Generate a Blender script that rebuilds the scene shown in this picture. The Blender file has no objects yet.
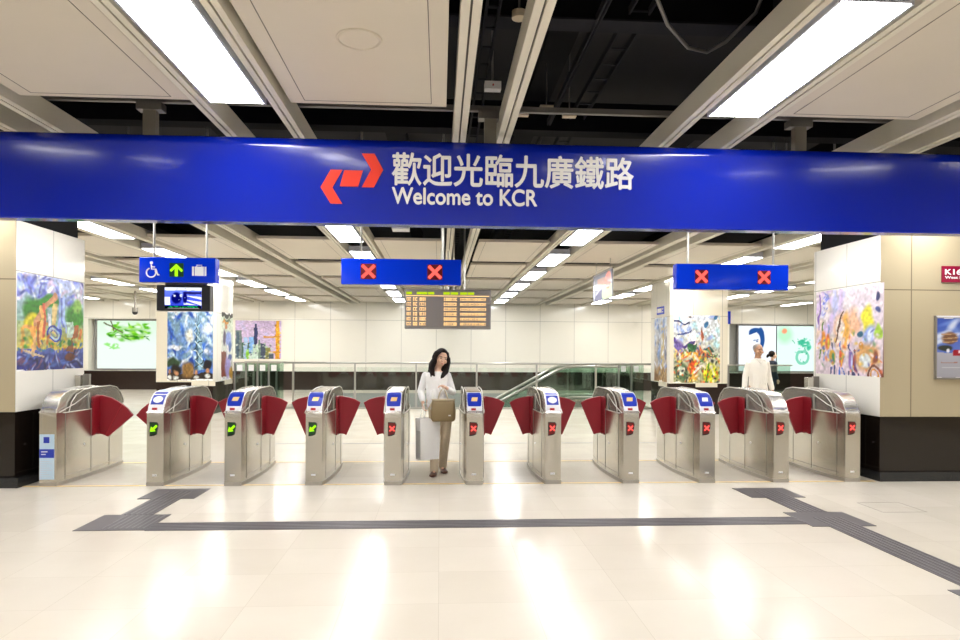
import bpy, bmesh, math, random
import numpy as np
from mathutils import Vector, Matrix
R = math.radians
PI = math.pi
rnd = random.Random(7)
scene = bpy.context.scene
COL = bpy.data.collections.new('station_concourse'); scene.collection.children.link(COL)

# ------------------------------------------------------------------ materials
def new_mat(name):
    m = bpy.data.materials.new(name); m.use_nodes = True
    nt = m.node_tree; nt.nodes.clear()
    out = nt.nodes.new('ShaderNodeOutputMaterial')
    return m, nt, out
def N(nt, typ, **kw):
    n = nt.nodes.new(typ)
    for k, v in kw.items():
        if k in n.inputs: n.inputs[k].default_value = v
        else: setattr(n, k, v)
    return n
def mth(nt, op, a, b=None):
    n = nt.nodes.new('ShaderNodeMath'); n.operation = op
    for i, v in enumerate((a, b)):
        if v is None: continue
        if hasattr(v, 'is_linked') or hasattr(v, 'links'): nt.links.new(v, n.inputs[i])
        else: n.inputs[i].default_value = v
    return n.outputs[0]
def c4(c): return (c[0], c[1], c[2], 1)
def pbr(name, col, rough=.5, metal=0, coat=0, noise=0, nscale=8, stretch=(1,1,1), bump=0, spec=.5, alpha=1):
    m, nt, out = new_mat(name)
    p = N(nt, 'ShaderNodeBsdfPrincipled'); nt.links.new(p.outputs[0], out.inputs[0])
    p.inputs['Base Color'].default_value = c4(col); p.inputs['Roughness'].default_value = rough
    p.inputs['Metallic'].default_value = metal; p.inputs['Coat Weight'].default_value = coat
    p.inputs['Specular IOR Level'].default_value = spec; p.inputs['Alpha'].default_value = alpha
    p.inputs['Coat Roughness'].default_value = .05
    if noise or bump:
        tc = N(nt, 'ShaderNodeTexCoord'); mp = N(nt, 'ShaderNodeMapping'); mp.inputs['Scale'].default_value = stretch
        nt.links.new(tc.outputs['Object'], mp.inputs[0])
        ns = N(nt, 'ShaderNodeTexNoise'); ns.inputs['Scale'].default_value = nscale; ns.inputs['Detail'].default_value = 3
        nt.links.new(mp.outputs[0], ns.inputs['Vector'])
        if noise:
            mx = N(nt, 'ShaderNodeMixRGB'); mx.inputs[1].default_value = c4([max(0, x*(1-noise)) for x in col]); mx.inputs[2].default_value = c4([min(1, x*(1+noise)) for x in col])
            nt.links.new(ns.outputs[0], mx.inputs[0]); nt.links.new(mx.outputs[0], p.inputs['Base Color'])
        if bump:
            b = N(nt, 'ShaderNodeBump'); b.inputs['Strength'].default_value = bump; b.inputs['Distance'].default_value = .01
            nt.links.new(ns.outputs[0], b.inputs['Height']); nt.links.new(b.outputs[0], p.inputs['Normal'])
    return m
def emit(name, col, s):
    m, nt, out = new_mat(name); e = N(nt, 'ShaderNodeEmission'); e.inputs[0].default_value = c4(col); e.inputs[1].default_value = s
    nt.links.new(e.outputs[0], out.inputs[0]); return m
def glassy(name, col, tr, rough=.05, diff=False):
    m, nt, out = new_mat(name)
    t = N(nt, 'ShaderNodeBsdfTransparent'); t.inputs[0].default_value = c4(col)
    if diff: g = N(nt, 'ShaderNodeBsdfPrincipled'); g.inputs['Base Color'].default_value = c4([x*.6 for x in col]); g.inputs['Roughness'].default_value = rough
    else: g = N(nt, 'ShaderNodeBsdfGlossy'); g.inputs[0].default_value = (.8, .9, .85, 1); g.inputs['Roughness'].default_value = rough
    mx = N(nt, 'ShaderNodeMixShader'); mx.inputs[0].default_value = 1-tr
    nt.links.new(t.outputs[0], mx.inputs[1]); nt.links.new(g.outputs[0], mx.inputs[2]); nt.links.new(mx.outputs[0], out.inputs[0])
    return m
def attr_mat(name, emission=0, rough=.35, coat=0):
    m, nt, out = new_mat(name)
    a = N(nt, 'ShaderNodeAttribute'); a.attribute_name = 'Col'
    if emission:
        e = N(nt, 'ShaderNodeEmission'); e.inputs[1].default_value = emission
        nt.links.new(a.outputs[0], e.inputs[0]); nt.links.new(e.outputs[0], out.inputs[0])
    else:
        p = N(nt, 'ShaderNodeBsdfPrincipled'); p.inputs['Roughness'].default_value = rough; p.inputs['Coat Weight'].default_value = coat
        nt.links.new(a.outputs[0], p.inputs['Base Color']); nt.links.new(p.outputs[0], out.inputs[0])
    return m
def wall_mat(name, col, rough, hx=1.38, hoff=1.23, joints=(2.49,), yaxis=False, jw=.006, jc=.45):
    """enamel wall panels with narrow joints, in world metres"""
    m, nt, out = new_mat(name)
    p = N(nt, 'ShaderNodeBsdfPrincipled'); nt.links.new(p.outputs[0], out.inputs[0])
    p.inputs['Roughness'].default_value = rough; p.inputs['Coat Weight'].default_value = .3; p.inputs['Coat Roughness'].default_value = .06
    g = N(nt, 'ShaderNodeNewGeometry'); s = N(nt, 'ShaderNodeSeparateXYZ'); nt.links.new(g.outputs['Position'], s.inputs[0])
    ax = s.outputs[1 if yaxis else 0]
    v = mth(nt, 'ADD', ax, 1000*hx - hoff + jw); v = mth(nt, 'MODULO', v, hx); v = mth(nt, 'LESS_THAN', v, 2*jw)
    for z in joints:
        d = mth(nt, 'ABSOLUTE', mth(nt, 'SUBTRACT', s.outputs[2], z)); d = mth(nt, 'LESS_THAN', d, jw); v = mth(nt, 'MAXIMUM', v, d)
    mx = N(nt, 'ShaderNodeMixRGB'); mx.inputs[1].default_value = c4(col); mx.inputs[2].default_value = c4([x*jc for x in col])
    nt.links.new(v, mx.inputs[0]); nt.links.new(mx.outputs[0], p.inputs['Base Color'])
    return m
def floor_mat():
    m, nt, out = new_mat('polished_cream_tiles')
    p = N(nt, 'ShaderNodeBsdfPrincipled'); nt.links.new(p.outputs[0], out.inputs[0])
    g = N(nt, 'ShaderNodeNewGeometry'); s = N(nt, 'ShaderNodeSeparateXYZ'); nt.links.new(g.outputs['Position'], s.inputs[0])
    v = None
    for o, off in ((0, .0), (1, .0)):
        a = mth(nt, 'MODULO', mth(nt, 'ADD', s.outputs[o], 600.0015 + off), .6); a = mth(nt, 'LESS_THAN', a, .003)
        v = a if v is None else mth(nt, 'MAXIMUM', v, a)
    tc = N(nt, 'ShaderNodeTexNoise'); tc.inputs['Scale'].default_value = 2.2; tc.inputs['Detail'].default_value = 6; nt.links.new(g.outputs['Position'], tc.inputs['Vector'])
    t2 = N(nt, 'ShaderNodeTexNoise'); t2.inputs['Scale'].default_value = 160; nt.links.new(g.outputs['Position'], t2.inputs['Vector'])
    # per-tile tone
    w = N(nt, 'ShaderNodeTexWhiteNoise'); w.noise_dimensions = '2D'
    cb = N(nt, 'ShaderNodeCombineXYZ')
    for i in (0, 1):
        f = mth(nt, 'FLOOR', mth(nt, 'DIVIDE', mth(nt, 'ADD', s.outputs[i], 600.0), .6)); nt.links.new(f, cb.inputs[i])
    nt.links.new(cb.outputs[0], w.inputs['Vector'])
    k = mth(nt, 'ADD', mth(nt, 'MULTIPLY', tc.outputs[0], .5), mth(nt, 'MULTIPLY', w.outputs[0], .35)); k = mth(nt, 'ADD', k, mth(nt, 'MULTIPLY', t2.outputs[0], .2))
    mx = N(nt, 'ShaderNodeMixRGB'); mx.inputs[1].default_value = c4(FLOOR_A); mx.inputs[2].default_value = c4(FLOOR_B); nt.links.new(k, mx.inputs[0])
    m2 = N(nt, 'ShaderNodeMixRGB'); m2.inputs[2].default_value = (.42, .37, .28, 1); nt.links.new(mx.outputs[0], m2.inputs[1]); nt.links.new(mth(nt, 'MULTIPLY', v, .55), m2.inputs[0])
    nt.links.new(m2.outputs[0], p.inputs['Base Color'])
    r = mth(nt, 'ADD', mth(nt, 'MULTIPLY', tc.outputs[0], .10), .14); nt.links.new(r, p.inputs['Roughness'])
    p.inputs['Specular IOR Level'].default_value = .19
    return m
FLOOR_A = (.58, .525, .44); FLOOR_B = (.69, .64, .555)

M = dict(
    floor=floor_mat(),
    wall_far=wall_mat('cream_wall_panels_far', (.90, .87, .77), .14, 1.38, 1.23, (2.75, .72)),
    wall_near_shaded=wall_mat('cream_wall_panels_near_shaded', (.47, .40, .265), .16, 1.6, 5.86, (2.38,), jw=.007),  # same cream panels, with the dimmer light on the near walls put into the colour
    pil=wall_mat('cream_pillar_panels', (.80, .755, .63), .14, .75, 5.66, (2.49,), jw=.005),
    pil_y_lit=wall_mat('cream_pillar_side_panels_lit', (.92, .90, .83), .14, .74, 8.64, (2.48,), yaxis=True, jw=.005),  # side faces painted paler than the fronts, brighter light put into the colour
    skirt=pbr('dark_granite', (.012, .008, .006), .10, noise=.4, nscale=40),
    skirt_far=pbr('brown_granite', (.030, .019, .015), .15, noise=.6, nscale=60),
    plinth=pbr('black_granite_plinth', (.018, .019, .021), .18, noise=.9, nscale=90),
    slab=pbr('dark_plenum', (.004, .004, .005), .9),
    duct=pbr('dark_duct_paint', (.004, .004, .005), .8, noise=.4, nscale=3, spec=.1),
    duct2=pbr('grey_duct', (.014, .014, .018), .8, noise=.3, nscale=3, spec=.15),
    strut=pbr('plenum_strut', (.20, .19, .18), .45, metal=.4),
    panel=pbr('ceiling_panel_paint', (.66, .60, .50), .45, noise=.03, nscale=2),
    beam=pbr('ceiling_rail_paint', (.72, .68, .57), .38, noise=.04, nscale=4),
    slot=pbr('rail_slot', (.10, .09, .075), .6),
    lamp_body=pbr('lamp_housing', (.55, .57, .66), .35),
    steel=pbr('brushed_steel', (.62, .59, .53), .24, metal=.97, noise=.14, nscale=14, stretch=(1, 1, 24)),
    steel2=pbr('brushed_steel_bright', (.70, .67, .62), .24, metal=.85, noise=.06, nscale=14, stretch=(20, 1, 1)),
    steel_dk=pbr('steel_plinth', (.46, .43, .38), .4, metal=.7),
    seam=pbr('steel_seam', (.27, .25, .215), .5, metal=.4),
    rail=pbr('handrail_steel', (.50, .49, .45), .3, metal=.8),
    clear=glassy('smoky_polycarbonate', (.70, .67, .60), .62, .12, True),
    rim=pbr('polycarbonate_edge', (.55, .53, .48), .3, metal=.3),
    red=pbr('crimson_flap', (.27, .006, .016), .45, bump=.05, nscale=200),
    redslot=pbr('red_ticket_slot', (.42, .01, .02), .4),
    black=pbr('black_plastic', (.012, .012, .013), .35),
    white=pbr('white_plastic', (.80, .80, .82), .35),
    label_blue=pbr('blue_label', (.006, .03, .42), .3, coat=.3),
    sticker_y=pbr('yellow_sticker', (.85, .55, .22), .4),
    sticker_w=pbr('white_sticker', (.82, .82, .84), .4),
    paper=pbr('pale_blue_notice', (.50, .66, .80), .5),
    banner=pbr('gloss_blue_banner', (.002, .015, .36), .13, coat=.2),
    sign=pbr('gloss_blue_sign', (.002, .035, .62), .14, coat=.5),
    text=pbr('white_lettering', (.86, .86, .88), .35),
    logo=pbr('orange_red_logo', (.85, .04, .015), .35),
    amber=emit('amber_led', (1.0, .60, .24), .75),
    green_led=emit('green_led', (.36, 1.0, .01), .6),
    yellow_led=emit('yellow_led', (.58, .80, .02), .35),
    red_led=emit('red_led', (1.0, .10, .08), .75),
    red_glow=pbr('dark_red_display', (.14, .008, .006), .3),
    green_glow=pbr('dark_green_display', (.006, .05, .012), .3),
    tactile=pbr('grey_tactile', (.090, .082, .090), .45, noise=.12, nscale=20),
    tactile_rib=pbr('grey_tactile_rib', (.135, .125, .135), .4),
    yellow=pbr('worn_yellow_line', (.74, .50, .12), .3, noise=.1, nscale=20),
    greyline=pbr('floor_joint_strip', (.17, .165, .16), .35),
    exit=pbr('maroon_exit_sign', (.27, .006, .035), .25, coat=.4),
    glass=glassy('clear_glass', (.95, .98, .965), .95, .02),
    glass_g=glassy('green_edged_glass', (.72, .82, .76), .90, .03),
    shaft=pbr('grey_shaft_wall', (.33, .34, .32), .5),
    board=pbr('board_face', (.22, .20, .19), .3),
    board_case=pbr('board_case', (.27, .26, .25), .3, metal=.4),
    paint=attr_mat('painted_mural', 0, .35, .15),
    lightbox=attr_mat('backlit_poster', .55),
    screen=attr_mat('screen_picture', .55),
    skin=pbr('skin_fair', (.78, .50, .36), .5),
    skin2=pbr('skin_tan', (.50, .28, .17), .5),
    hair=pbr('black_hair', (.012, .007, .006), .6, spec=.2, noise=.5, nscale=30, stretch=(8, 8, 1)),
    hair_g=pbr('grey_hair', (.30, .27, .25), .5, noise=.3, nscale=60),
    blouse=pbr('white_blouse', (.93, .92, .90), .8, bump=.3, nscale=9),
    khaki=pbr('khaki_trousers', (.63, .53, .40), .8, bump=.2, nscale=10),
    shirt=pbr('cream_long_shirt', (.90, .87, .80), .8, bump=.35, nscale=8),
    navy=pbr('navy_top', (.018, .026, .05), .8),
    shoe=pbr('brown_leather', (.10, .035, .018), .4),
    lips=pbr('lips', (.52, .13, .11), .4), eye=pbr('eye_dark', (.02, .013, .01), .2),
    bag=pbr('tan_leather_bag', (.27, .195, .095), .5, bump=.2, nscale=14),
    bag_trim=pbr('pale_bag_trim', (.66, .56, .40), .5),
    bagpaper=pbr('white_paper_bag', (.92, .92, .92), .5),
    bagside=pbr('grey_paper_bag_side', (.60, .60, .60), .5),
)
def lamp_mat(name, col, s):
    return emit(name, col, s)
M['lamp'] = lamp_mat('fluorescent_diffuser', (1.0, .985, .97), 11.0)

# ------------------------------------------------------------------ mesh builder
class MB:
    def __init__(s): s.v = []; s.f = []; s.mi = []; s.mats = []
    def m(s, mat):
        if mat not in s.mats: s.mats.append(mat)
        return s.mats.index(mat)
    def add(s, vs, fs, mat):
        o = len(s.v); k = s.m(mat)
        s.v += [tuple(p) for p in vs]
        for f in fs: s.f.append([i+o for i in f]); s.mi.append(k)
        return s
    def box(s, x0, x1, y0, y1, z0, z1, mat, mtx=None):
        vs = [(x, y, z) for x in (x0, x1) for y in (y0, y1) for z in (z0, z1)]
        if mtx: vs = [mtx @ Vector(p) for p in vs]
        return s.add(vs, [(0,1,3,2),(4,6,7,5),(0,4,5,1),(2,3,7,6),(0,2,6,4),(1,5,7,3)], mat)
    def prism(s, pts, axis, a, b, mat):
        """pts: 2-D polygon, extruded along axis ('x','y','z') from a to b"""
        def P(p, t): return {'x': (t, p[0], p[1]), 'y': (p[0], t, p[1]), 'z': (p[0], p[1], t)}[axis]
        n = len(pts)
        vs = [P(p, a) for p in pts] + [P(p, b) for p in pts]
        ar = sum(pts[i][0]*pts[(i+1) % n][1]-pts[(i+1) % n][0]*pts[i][1] for i in range(n))
        fl = (ar > 0) ^ (axis == 'y') ^ (b < a)
        f1 = list(range(n)); f2 = [i+n for i in range(n)]
        fs = [f1[::-1] if fl else f1, f2 if fl else f2[::-1]]
        for i in range(n):
            j = (i+1) % n; q = (i, j, j+n, i+n); fs.append(q if fl else q[::-1])
        return s.add(vs, fs, mat)
    def tube(s, pts, r, mat, seg=8, closed_ends=True, radii=None):
        pts = [Vector(p) for p in pts]; n = len(pts); vs = []; fs = []
        up = None
        for i, p in enumerate(pts):
            d = (pts[min(i+1, n-1)] - pts[max(i-1, 0)]).normalized()
            if up is None:
                up = Vector((0, 0, 1)) if abs(d.z) < .9 else Vector((1, 0, 0))
            a = d.cross(up); a = a.normalized() if a.length > 1e-6 else Vector((1, 0, 0)); b = a.cross(d).normalized(); up = b
            rr = radii[i] if radii else r
            for k in range(seg):
                t = 2*PI*k/seg; vs.append(p + a*math.cos(t)*rr + b*math.sin(t)*rr)
        for i in range(n-1):
            for k in range(seg):
                k2 = (k+1) % seg; fs.append((i*seg+k, i*seg+k2, (i+1)*seg+k2, (i+1)*seg+k))
        if closed_ends: fs.append(list(range(seg))[::-1]); fs.append([(n-1)*seg+k for k in range(seg)])
        return s.add(vs, fs, mat)
    def cyl(s, p0, p1, r, mat, seg=16): return s.tube([p0, p1], r, mat, seg)
    def loft(s, rings, mat, cap=True):
        n = len(rings[0]); vs = [p for r in rings for p in r]; fs = []
        for i in range(len(rings)-1):
            for k in range(n):
                k2 = (k+1) % n; fs.append((i*n+k, i*n+k2, (i+1)*n+k2, (i+1)*n+k))
        if cap: fs.append(list(range(n))[::-1]); fs.append([(len(rings)-1)*n+k for k in range(n)])
        return s.add(vs, fs, mat)
    def sphere(s, c, r, mat, seg=16, rings=10, sc=(1,1,1), mtx=None):
        vs = []; fs = []
        for i in range(rings+1):
            ph = PI*i/rings
            for k in range(seg):
                t = 2*PI*k/seg; p = Vector((sc[0]*r*math.sin(ph)*math.cos(t), sc[1]*r*math.sin(ph)*math.sin(t), sc[2]*r*math.cos(ph)))
                if mtx: p = mtx @ p
                vs.append(p + Vector(c))
        for i in range(rings):
            for k in range(seg):
                k2 = (k+1) % seg; fs.append((i*seg+k, (i+1)*seg+k, (i+1)*seg+k2, i*seg+k2))
        return s.add(vs, fs, mat)
    def build(s, name, parent=None, bevel=0, smooth=False, fix=True):
        me = bpy.data.meshes.new(name); me.from_pydata(s.v, [], s.f)
        for m in s.mats: me.materials.append(m)
        me.polygons.foreach_set('material_index', s.mi)
        if fix:
            bm = bmesh.new(); bm.from_mesh(me); bmesh.ops.recalc_face_normals(bm, faces=bm.faces); bm.to_mesh(me); bm.free()
        if smooth: me.polygons.foreach_set('use_smooth', [True]*len(me.polygons))
        me.update()
        o = bpy.data.objects.new(name, me); COL.objects.link(o)
        if parent is not None: o.parent = parent
        if bevel:
            b = o.modifiers.new('bevel', 'BEVEL'); b.width = bevel; b.segments = 2; b.limit_method = 'ANGLE'; b.angle_limit = R(40)
        if smooth and bevel == 0:
            pass
        return o
def shade(o, ang=40):
    me = o.data
    me.polygons.foreach_set('use_smooth', [True]*len(me.polygons))
    bm = bmesh.new(); bm.from_mesh(me)
    for e in bm.edges:
        if len(e.link_faces) == 2 and e.link_faces[0].normal.angle(e.link_faces[1].normal, 0) > R(ang): e.smooth = False
    bm.to_mesh(me); bm.free(); return o

def tag(o, label=None, cat=None, group=None, kind=None):
    if label: o['label'] = label
    if cat: o['category'] = cat
    if group: o['group'] = group
    if kind: o['kind'] = kind
    return o
def empty(name, loc, label=None, cat=None, group=None, rz=0):
    o = bpy.data.objects.new(name, None); COL.objects.link(o); o.location = loc; o.rotation_euler = (0, 0, rz); o.empty_display_size = .1
    return tag(o, label, cat, group)
def struct(mb, name, **kw):
    o = mb.build(name, **kw); o['kind'] = 'structure'; return o
def text_mesh(body, name, mat, box, y, parent=None, depth=.006, bold=.0, keep_aspect=False, face='-y', space=1.0):
    """lettering fitted into box (x0,x1,z0,z1) in the plane y, facing the viewer"""
    cu = bpy.data.curves.new('t', 'FONT'); cu.body = body; cu.size = 1; cu.extrude = .01; cu.space_character = space
    o = bpy.data.objects.new('t', cu); COL.objects.link(o)
    bpy.context.view_layer.update()
    dg = bpy.context.evaluated_depsgraph_get(); me = bpy.data.meshes.new_from_object(o.evaluated_get(dg))
    COL.objects.unlink(o); bpy.data.objects.remove(o)
    if bold:
        bm = bmesh.new(); bm.from_mesh(me); g0 = list(bm.verts)+list(bm.edges)+list(bm.faces)
        for k, (dx, dy) in enumerate(((bold, 0), (-bold, 0), (0, bold), (0, -bold))):
            d = bmesh.ops.duplicate(bm, geom=g0); bmesh.ops.translate(bm, vec=(dx, dy, .002*(k+1)), verts=[e for e in d['geom'] if isinstance(e, bmesh.types.BMVert)])
        bm.to_mesh(me); bm.free()
    xs = [v.co.x for v in me.vertices]; ys = [v.co.y for v in me.vertices]
    x0, x1, z0, z1 = box; ax, bx, ay, by = min(xs), max(xs), min(ys), max(ys)
    sx = (x1-x0)/(bx-ax); sy = (z1-z0)/(by-ay)
    if keep_aspect: sx = sy = min(sx, sy)
    for v in me.vertices:
        c = v.co.copy(); v.co = Vector((x0+(c.x-ax)*sx, y - (depth+(c.z-.01)*.1 if c.z > 0 else -.001), z0+(c.y-ay)*sy))
    me.materials.clear(); me.materials.append(mat); me.update()
    ob = bpy.data.objects.new(name, me); COL.objects.link(ob)
    if parent is not None: ob.parent = parent
    return ob

# ------------------------------------------------------------------ painter for murals (per-vertex colour)
def noise2(u, v, sc, seed):
    r = np.random.RandomState(seed); g = r.rand(40, 40)
    x = (u*sc) % 39; y = (v*sc) % 39; xi = x.astype(int); yi = y.astype(int); fx = x-xi; fy = y-yi
    fx = fx*fx*(3-2*fx); fy = fy*fy*(3-2*fy); x2 = (xi+1) % 40; y2 = (yi+1) % 40
    return (g[xi, yi]*(1-fx)+g[x2, yi]*fx)*(1-fy)+(g[xi, y2]*(1-fx)+g[x2, y2]*fx)*fy
class Paint:
    def __init__(s, nx, ny, warp=.02, seed=1):
        s.nx, s.ny = nx, ny
        u, v = np.meshgrid(np.linspace(0, 1, nx), np.linspace(0, 1, ny)); s.u0, s.v0 = u, v
        s.u = u + warp*(noise2(u, v, 9, seed)-.5)*2; s.v = v + warp*(noise2(u, v, 9, seed+1)-.5)*2
        s.c = np.ones((ny, nx, 3)); s.seed = seed
    def mix(s, k, col):
        k = np.clip(k, 0, 1)[..., None]; s.c = s.c*(1-k) + np.array(col)*k; return s
    def grad(s, a, b, v0=0, v1=1):
        t = np.clip((s.v-v0)/(v1-v0), 0, 1)[..., None]; m = ((s.v >= v0) & (s.v <= v1))[..., None]
        s.c = np.where(m, np.array(a)*(1-t)+np.array(b)*t, s.c); return s
    def rect(s, x0, x1, y0, y1, col, k=1):
        return s.mix(((s.u > x0) & (s.u < x1) & (s.v > y0) & (s.v < y1))*k, col)
    def ell(s, x, y, rx, ry, col, soft=.25, k=1, rot=0):
        c, n = math.cos(rot), math.sin(rot); dx = s.u-x; dy = s.v-y
        d = np.sqrt(((dx*c+dy*n)/rx)**2+((-dx*n+dy*c)/ry)**2); return s.mix((1-d)/max(soft, 1e-3)*k, col)
    def ring(s, x, y, rx, ry, w, col, k=1):
        d = np.sqrt(((s.u-x)/rx)**2+((s.v-y)/ry)**2); return s.mix((np.abs(d-1) < w)*k, col)
    def line(s, x0, y0, x1, y1, w, col, k=1):
        dx, dy = x1-x0, y1-y0; L = dx*dx+dy*dy; t = np.clip(((s.u-x0)*dx+(s.v-y0)*dy)/L, 0, 1)
        d = np.hypot(s.u-x0-t*dx, s.v-y0-t*dy); return s.mix((d < w)*k, col)
    def tri(s, pts, col, k=1):
        m = np.ones_like(s.u, bool); 
        (ax, ay), (bx, by), (cx, cy) = pts
        sg = np.sign((bx-ax)*(cy-ay)-(by-ay)*(cx-ax))
        for (px, py), (qx, qy) in ((pts[0], pts[1]), (pts[1], pts[2]), (pts[2], pts[0])): m &= ((qx-px)*(s.v-py)-(qy-py)*(s.u-px))*sg >= 0
        return s.mix(m*k, col)
    def dabs(s, n, box, cols, size=(.03, .01), seed=0, k=.7):
        r = random.Random(seed)
        for _ in range(n):
            s.ell(box[0]+r.random()*(box[1]-box[0]), box[2]+r.random()*(box[3]-box[2]), size[0]*(.6+r.random()), size[1]*(.6+r.random()), r.choice(cols), .5, k, r.uniform(-1.2, 1.2))
        return s
    def speck(s, amt, sc=60):
        n = noise2(s.u0, s.v0, 33, s.seed+5)+noise2(s.u0*.97, s.v0, 39, s.seed+6)-1; s.c = np.clip(s.c*(1+amt*n[..., None]), 0, 1); return s
    def build(s, name, mat, p00, ux, uz, parent=None, thick=.02, gam=1.7):
        """picture panel: corner p00, in-plane axes ux and uz (full lengths), with a thin backing"""
        p = Vector(p00); ux = Vector(ux); uz = Vector(uz); nrm = ux.cross(uz).normalized()
        vs = [p + ux*float(s.u0[j, i]) + uz*float(s.v0[j, i]) for j in range(s.ny) for i in range(s.nx)]
        s.c = np.clip(s.c, 0, 1)**gam
        cols = [tuple(s.c[j, i]) for j in range(s.ny) for i in range(s.nx)]
        nx = s.nx; fs = [(j*nx+i, j*nx+i+1, (j+1)*nx+i+1, (j+1)*nx+i) for j in range(s.ny-1) for i in range(nx-1)]
        o = len(vs); cs = [0, nx-1, s.ny*nx-1, (s.ny-1)*nx]
        for c in cs: vs.append(vs[c]-nrm*thick); cols.append(cols[c])
        fs += [(o+3, o+2, o+1, o)]
        edge = [[i for i in range(nx)], [j*nx+nx-1 for j in range(s.ny)], [(s.ny-1)*nx+i for i in range(nx-1, -1, -1)], [j*nx for j in range(s.ny-1, -1, -1)]]
        for k, e in enumerate(edge): fs.append(e[::-1]+[o+k, o+(k+1) % 4])
        me = bpy.data.meshes.new(name); me.from_pydata([tuple(v) for v in vs], [], fs)
        a = me.color_attributes.new('Col', 'FLOAT_COLOR', 'POINT')
        a.data.foreach_set('color', [x for c in cols for x in (c[0], c[1], c[2], 1)])
        me.materials.append(mat); me.update()
        ob = bpy.data.objects.new(name, me); COL.objects.link(ob)
        if parent is not None: ob.parent = parent
        return ob

# ================================================================== THE SETTING
def block(mb, x0, x1, y0, y1, z0, z1, mx, my):
    mb.add([(x0,y0,z0),(x0,y1,z0),(x0,y1,z1),(x0,y0,z1)], [(0,1,2,3)], mx); mb.add([(x1,y0,z0),(x1,y1,z0),(x1,y1,z1),(x1,y0,z1)], [(3,2,1,0)], mx)
    mb.add([(x0,y0,z0),(x1,y0,z0),(x1,y0,z1),(x0,y0,z1)], [(0,1,2,3)], my); mb.add([(x0,y1,z0),(x1,y1,z0),(x1,y1,z1),(x0,y1,z1)], [(3,2,1,0)], my)
    mb.add([(x0,y0,z0),(x1,y0,z0),(x1,y1,z0),(x0,y1,z0)], [(3,2,1,0)], mx); mb.add([(x0,y0,z1),(x1,y0,z1),(x1,y1,z1),(x0,y1,z1)], [(0,1,2,3)], mx)
XL, XR, YB, YF = -14.0, 16.2, 26.4, -7.0
VX0, VX1, VY0 = -4.3, 6.0, 18.0           # the escalator void
b = MB()
for (x0, x1, y0, y1) in ((XL, XR, YF, VY0), (XL, VX0, VY0, YB+.6), (VX1, XR, VY0, YB+.6)):
    b.box(x0, x1, y0, y1, -.12, 0, M['floor'])
b.box(VX0, VX1, YB-.02, YB+.6, -.12, 0, M['floor'])
struct(b, 'floor')
b = MB(); b.box(VX0-.1, VX1+.1, VY0, YB, -3.3, -3.2, M['shaft']); struct(b, 'floor')
for nm, bx in (('wall_void_left', (VX0-.1, VX0, VY0+.0, YB, -3.2, -.12)), ('wall_void_right', (VX1, VX1+.1, VY0, YB, -3.2, -.12)), ('wall_void_front', (VX0, VX1, VY0-.1, VY0, -3.2, -.12)), ('wall_void_back', (VX0, VX1, YB, YB+.1, -3.2, -.12))):
    b = MB(); b.box(*bx, M['shaft']); struct(b, nm)
b = MB(); b.box(XL-.2, XR+.2, YF-.2, YB+.8, 4.4, 4.5, M['slab'])
for x in (-9, -6.2, -2.6, -.55, 1.0, 3.0, 5.2, 8): b.box(x-.12, x+.12, YF, YB, 4.2, 4.4, M['duct'])
struct(b, 'ceiling')
# back wall with two recesses for the light boxes
RL = (-13.5, -10.55); RRt = (11.75, 15.6)
b = MB()
segs = [(XL, RL[0]), (RL[1], RRt[0]), (RRt[1], XR)]
for x0, x1 in segs: b.box(x0, x1, YB, YB+.5, 0, 4.4, M['wall_far'])
for x0, x1 in (RL, RRt):
    b.box(x0, x1, YB, YB+.5, 2.72, 4.4, M['wall_far']); b.box(x0, x1, YB, YB+.5, 0, .74, M['wall_far'])
b.box(XL, XR, YB+.5, YB+.6, 0, 4.4, M['shaft'])
struct(b, 'wall_back')
b = MB(); b.box(XL, XR, YB-.025, YB-.001, 0, .72, M['skirt_far']); struct(b, 'baseboard_back')
b = MB(); b.box(XL-.2, XL, 9.5, YB+.6, 0, 4.4, M['wall_far']); struct(b, 'wall_left')
b = MB(); b.box(XL, XL+.025, 9.5, YB-.03, 0, .72, M['skirt_far']); struct(b, 'baseboard_left')
b = MB(); b.box(XR, XR+.2, 9.5, YB+.6, 0, 4.4, M['wall_far']); struct(b, 'wall_right')
b = MB(); b.box(XR-.025, XR, 9.5, YB-.03, 0, .72, M['skirt_far']); struct(b, 'baseboard_right')
# the paid/unpaid hall sides nearer than the gates
b = MB(); block(b, XL, -4.84, 7.9, 9.37, .86, 3.06, M['pil_y_lit'], M['wall_near_shaded']); b.box(XL, -4.9, 7.96, 9.31, 3.06, 3.39, M['slab']); struct(b, 'wall_left_of_gates')
b = MB(); b.box(XL, -4.85, 7.912, 9.36, 0, .858, M['skirt']); b.box(XL, -4.78, 7.85, 9.40, 0, .115, M['plinth']); struct(b, 'baseboard_left_of_gates')
b = MB(); block(b, 5.46, XR, 7.95, 9.42, .80, 3.06, M['pil_y_lit'], M['wall_near_shaded']); b.box(5.52, XR, 8.01, 9.36, 3.06, 3.39, M['slab']); struct(b, 'wall_right_of_gates')
b = MB(); b.box(5.47, XR, 7.962, 9.41, 0, .798, M['skirt']); b.box(5.44, XR, 7.91, 9.44, 0, .115, M['plinth']); struct(b, 'baseboard_right_of_gates')
b = MB(); b.box(XL-.2, XR+.2, YF-.2, YF, 0, 4.4, M['wall_far']); struct(b, 'wall_behind')
b = MB(); b.box(-9.2, -9.0, YF, 7.9, 0, 4.4, M['wall_near_shaded']); struct(b, 'wall_near_left')
b = MB(); b.box(10.4, 10.6, YF, 7.95, 0, 4.4, M['wall_near_shaded']); struct(b, 'wall_near_right')
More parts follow.
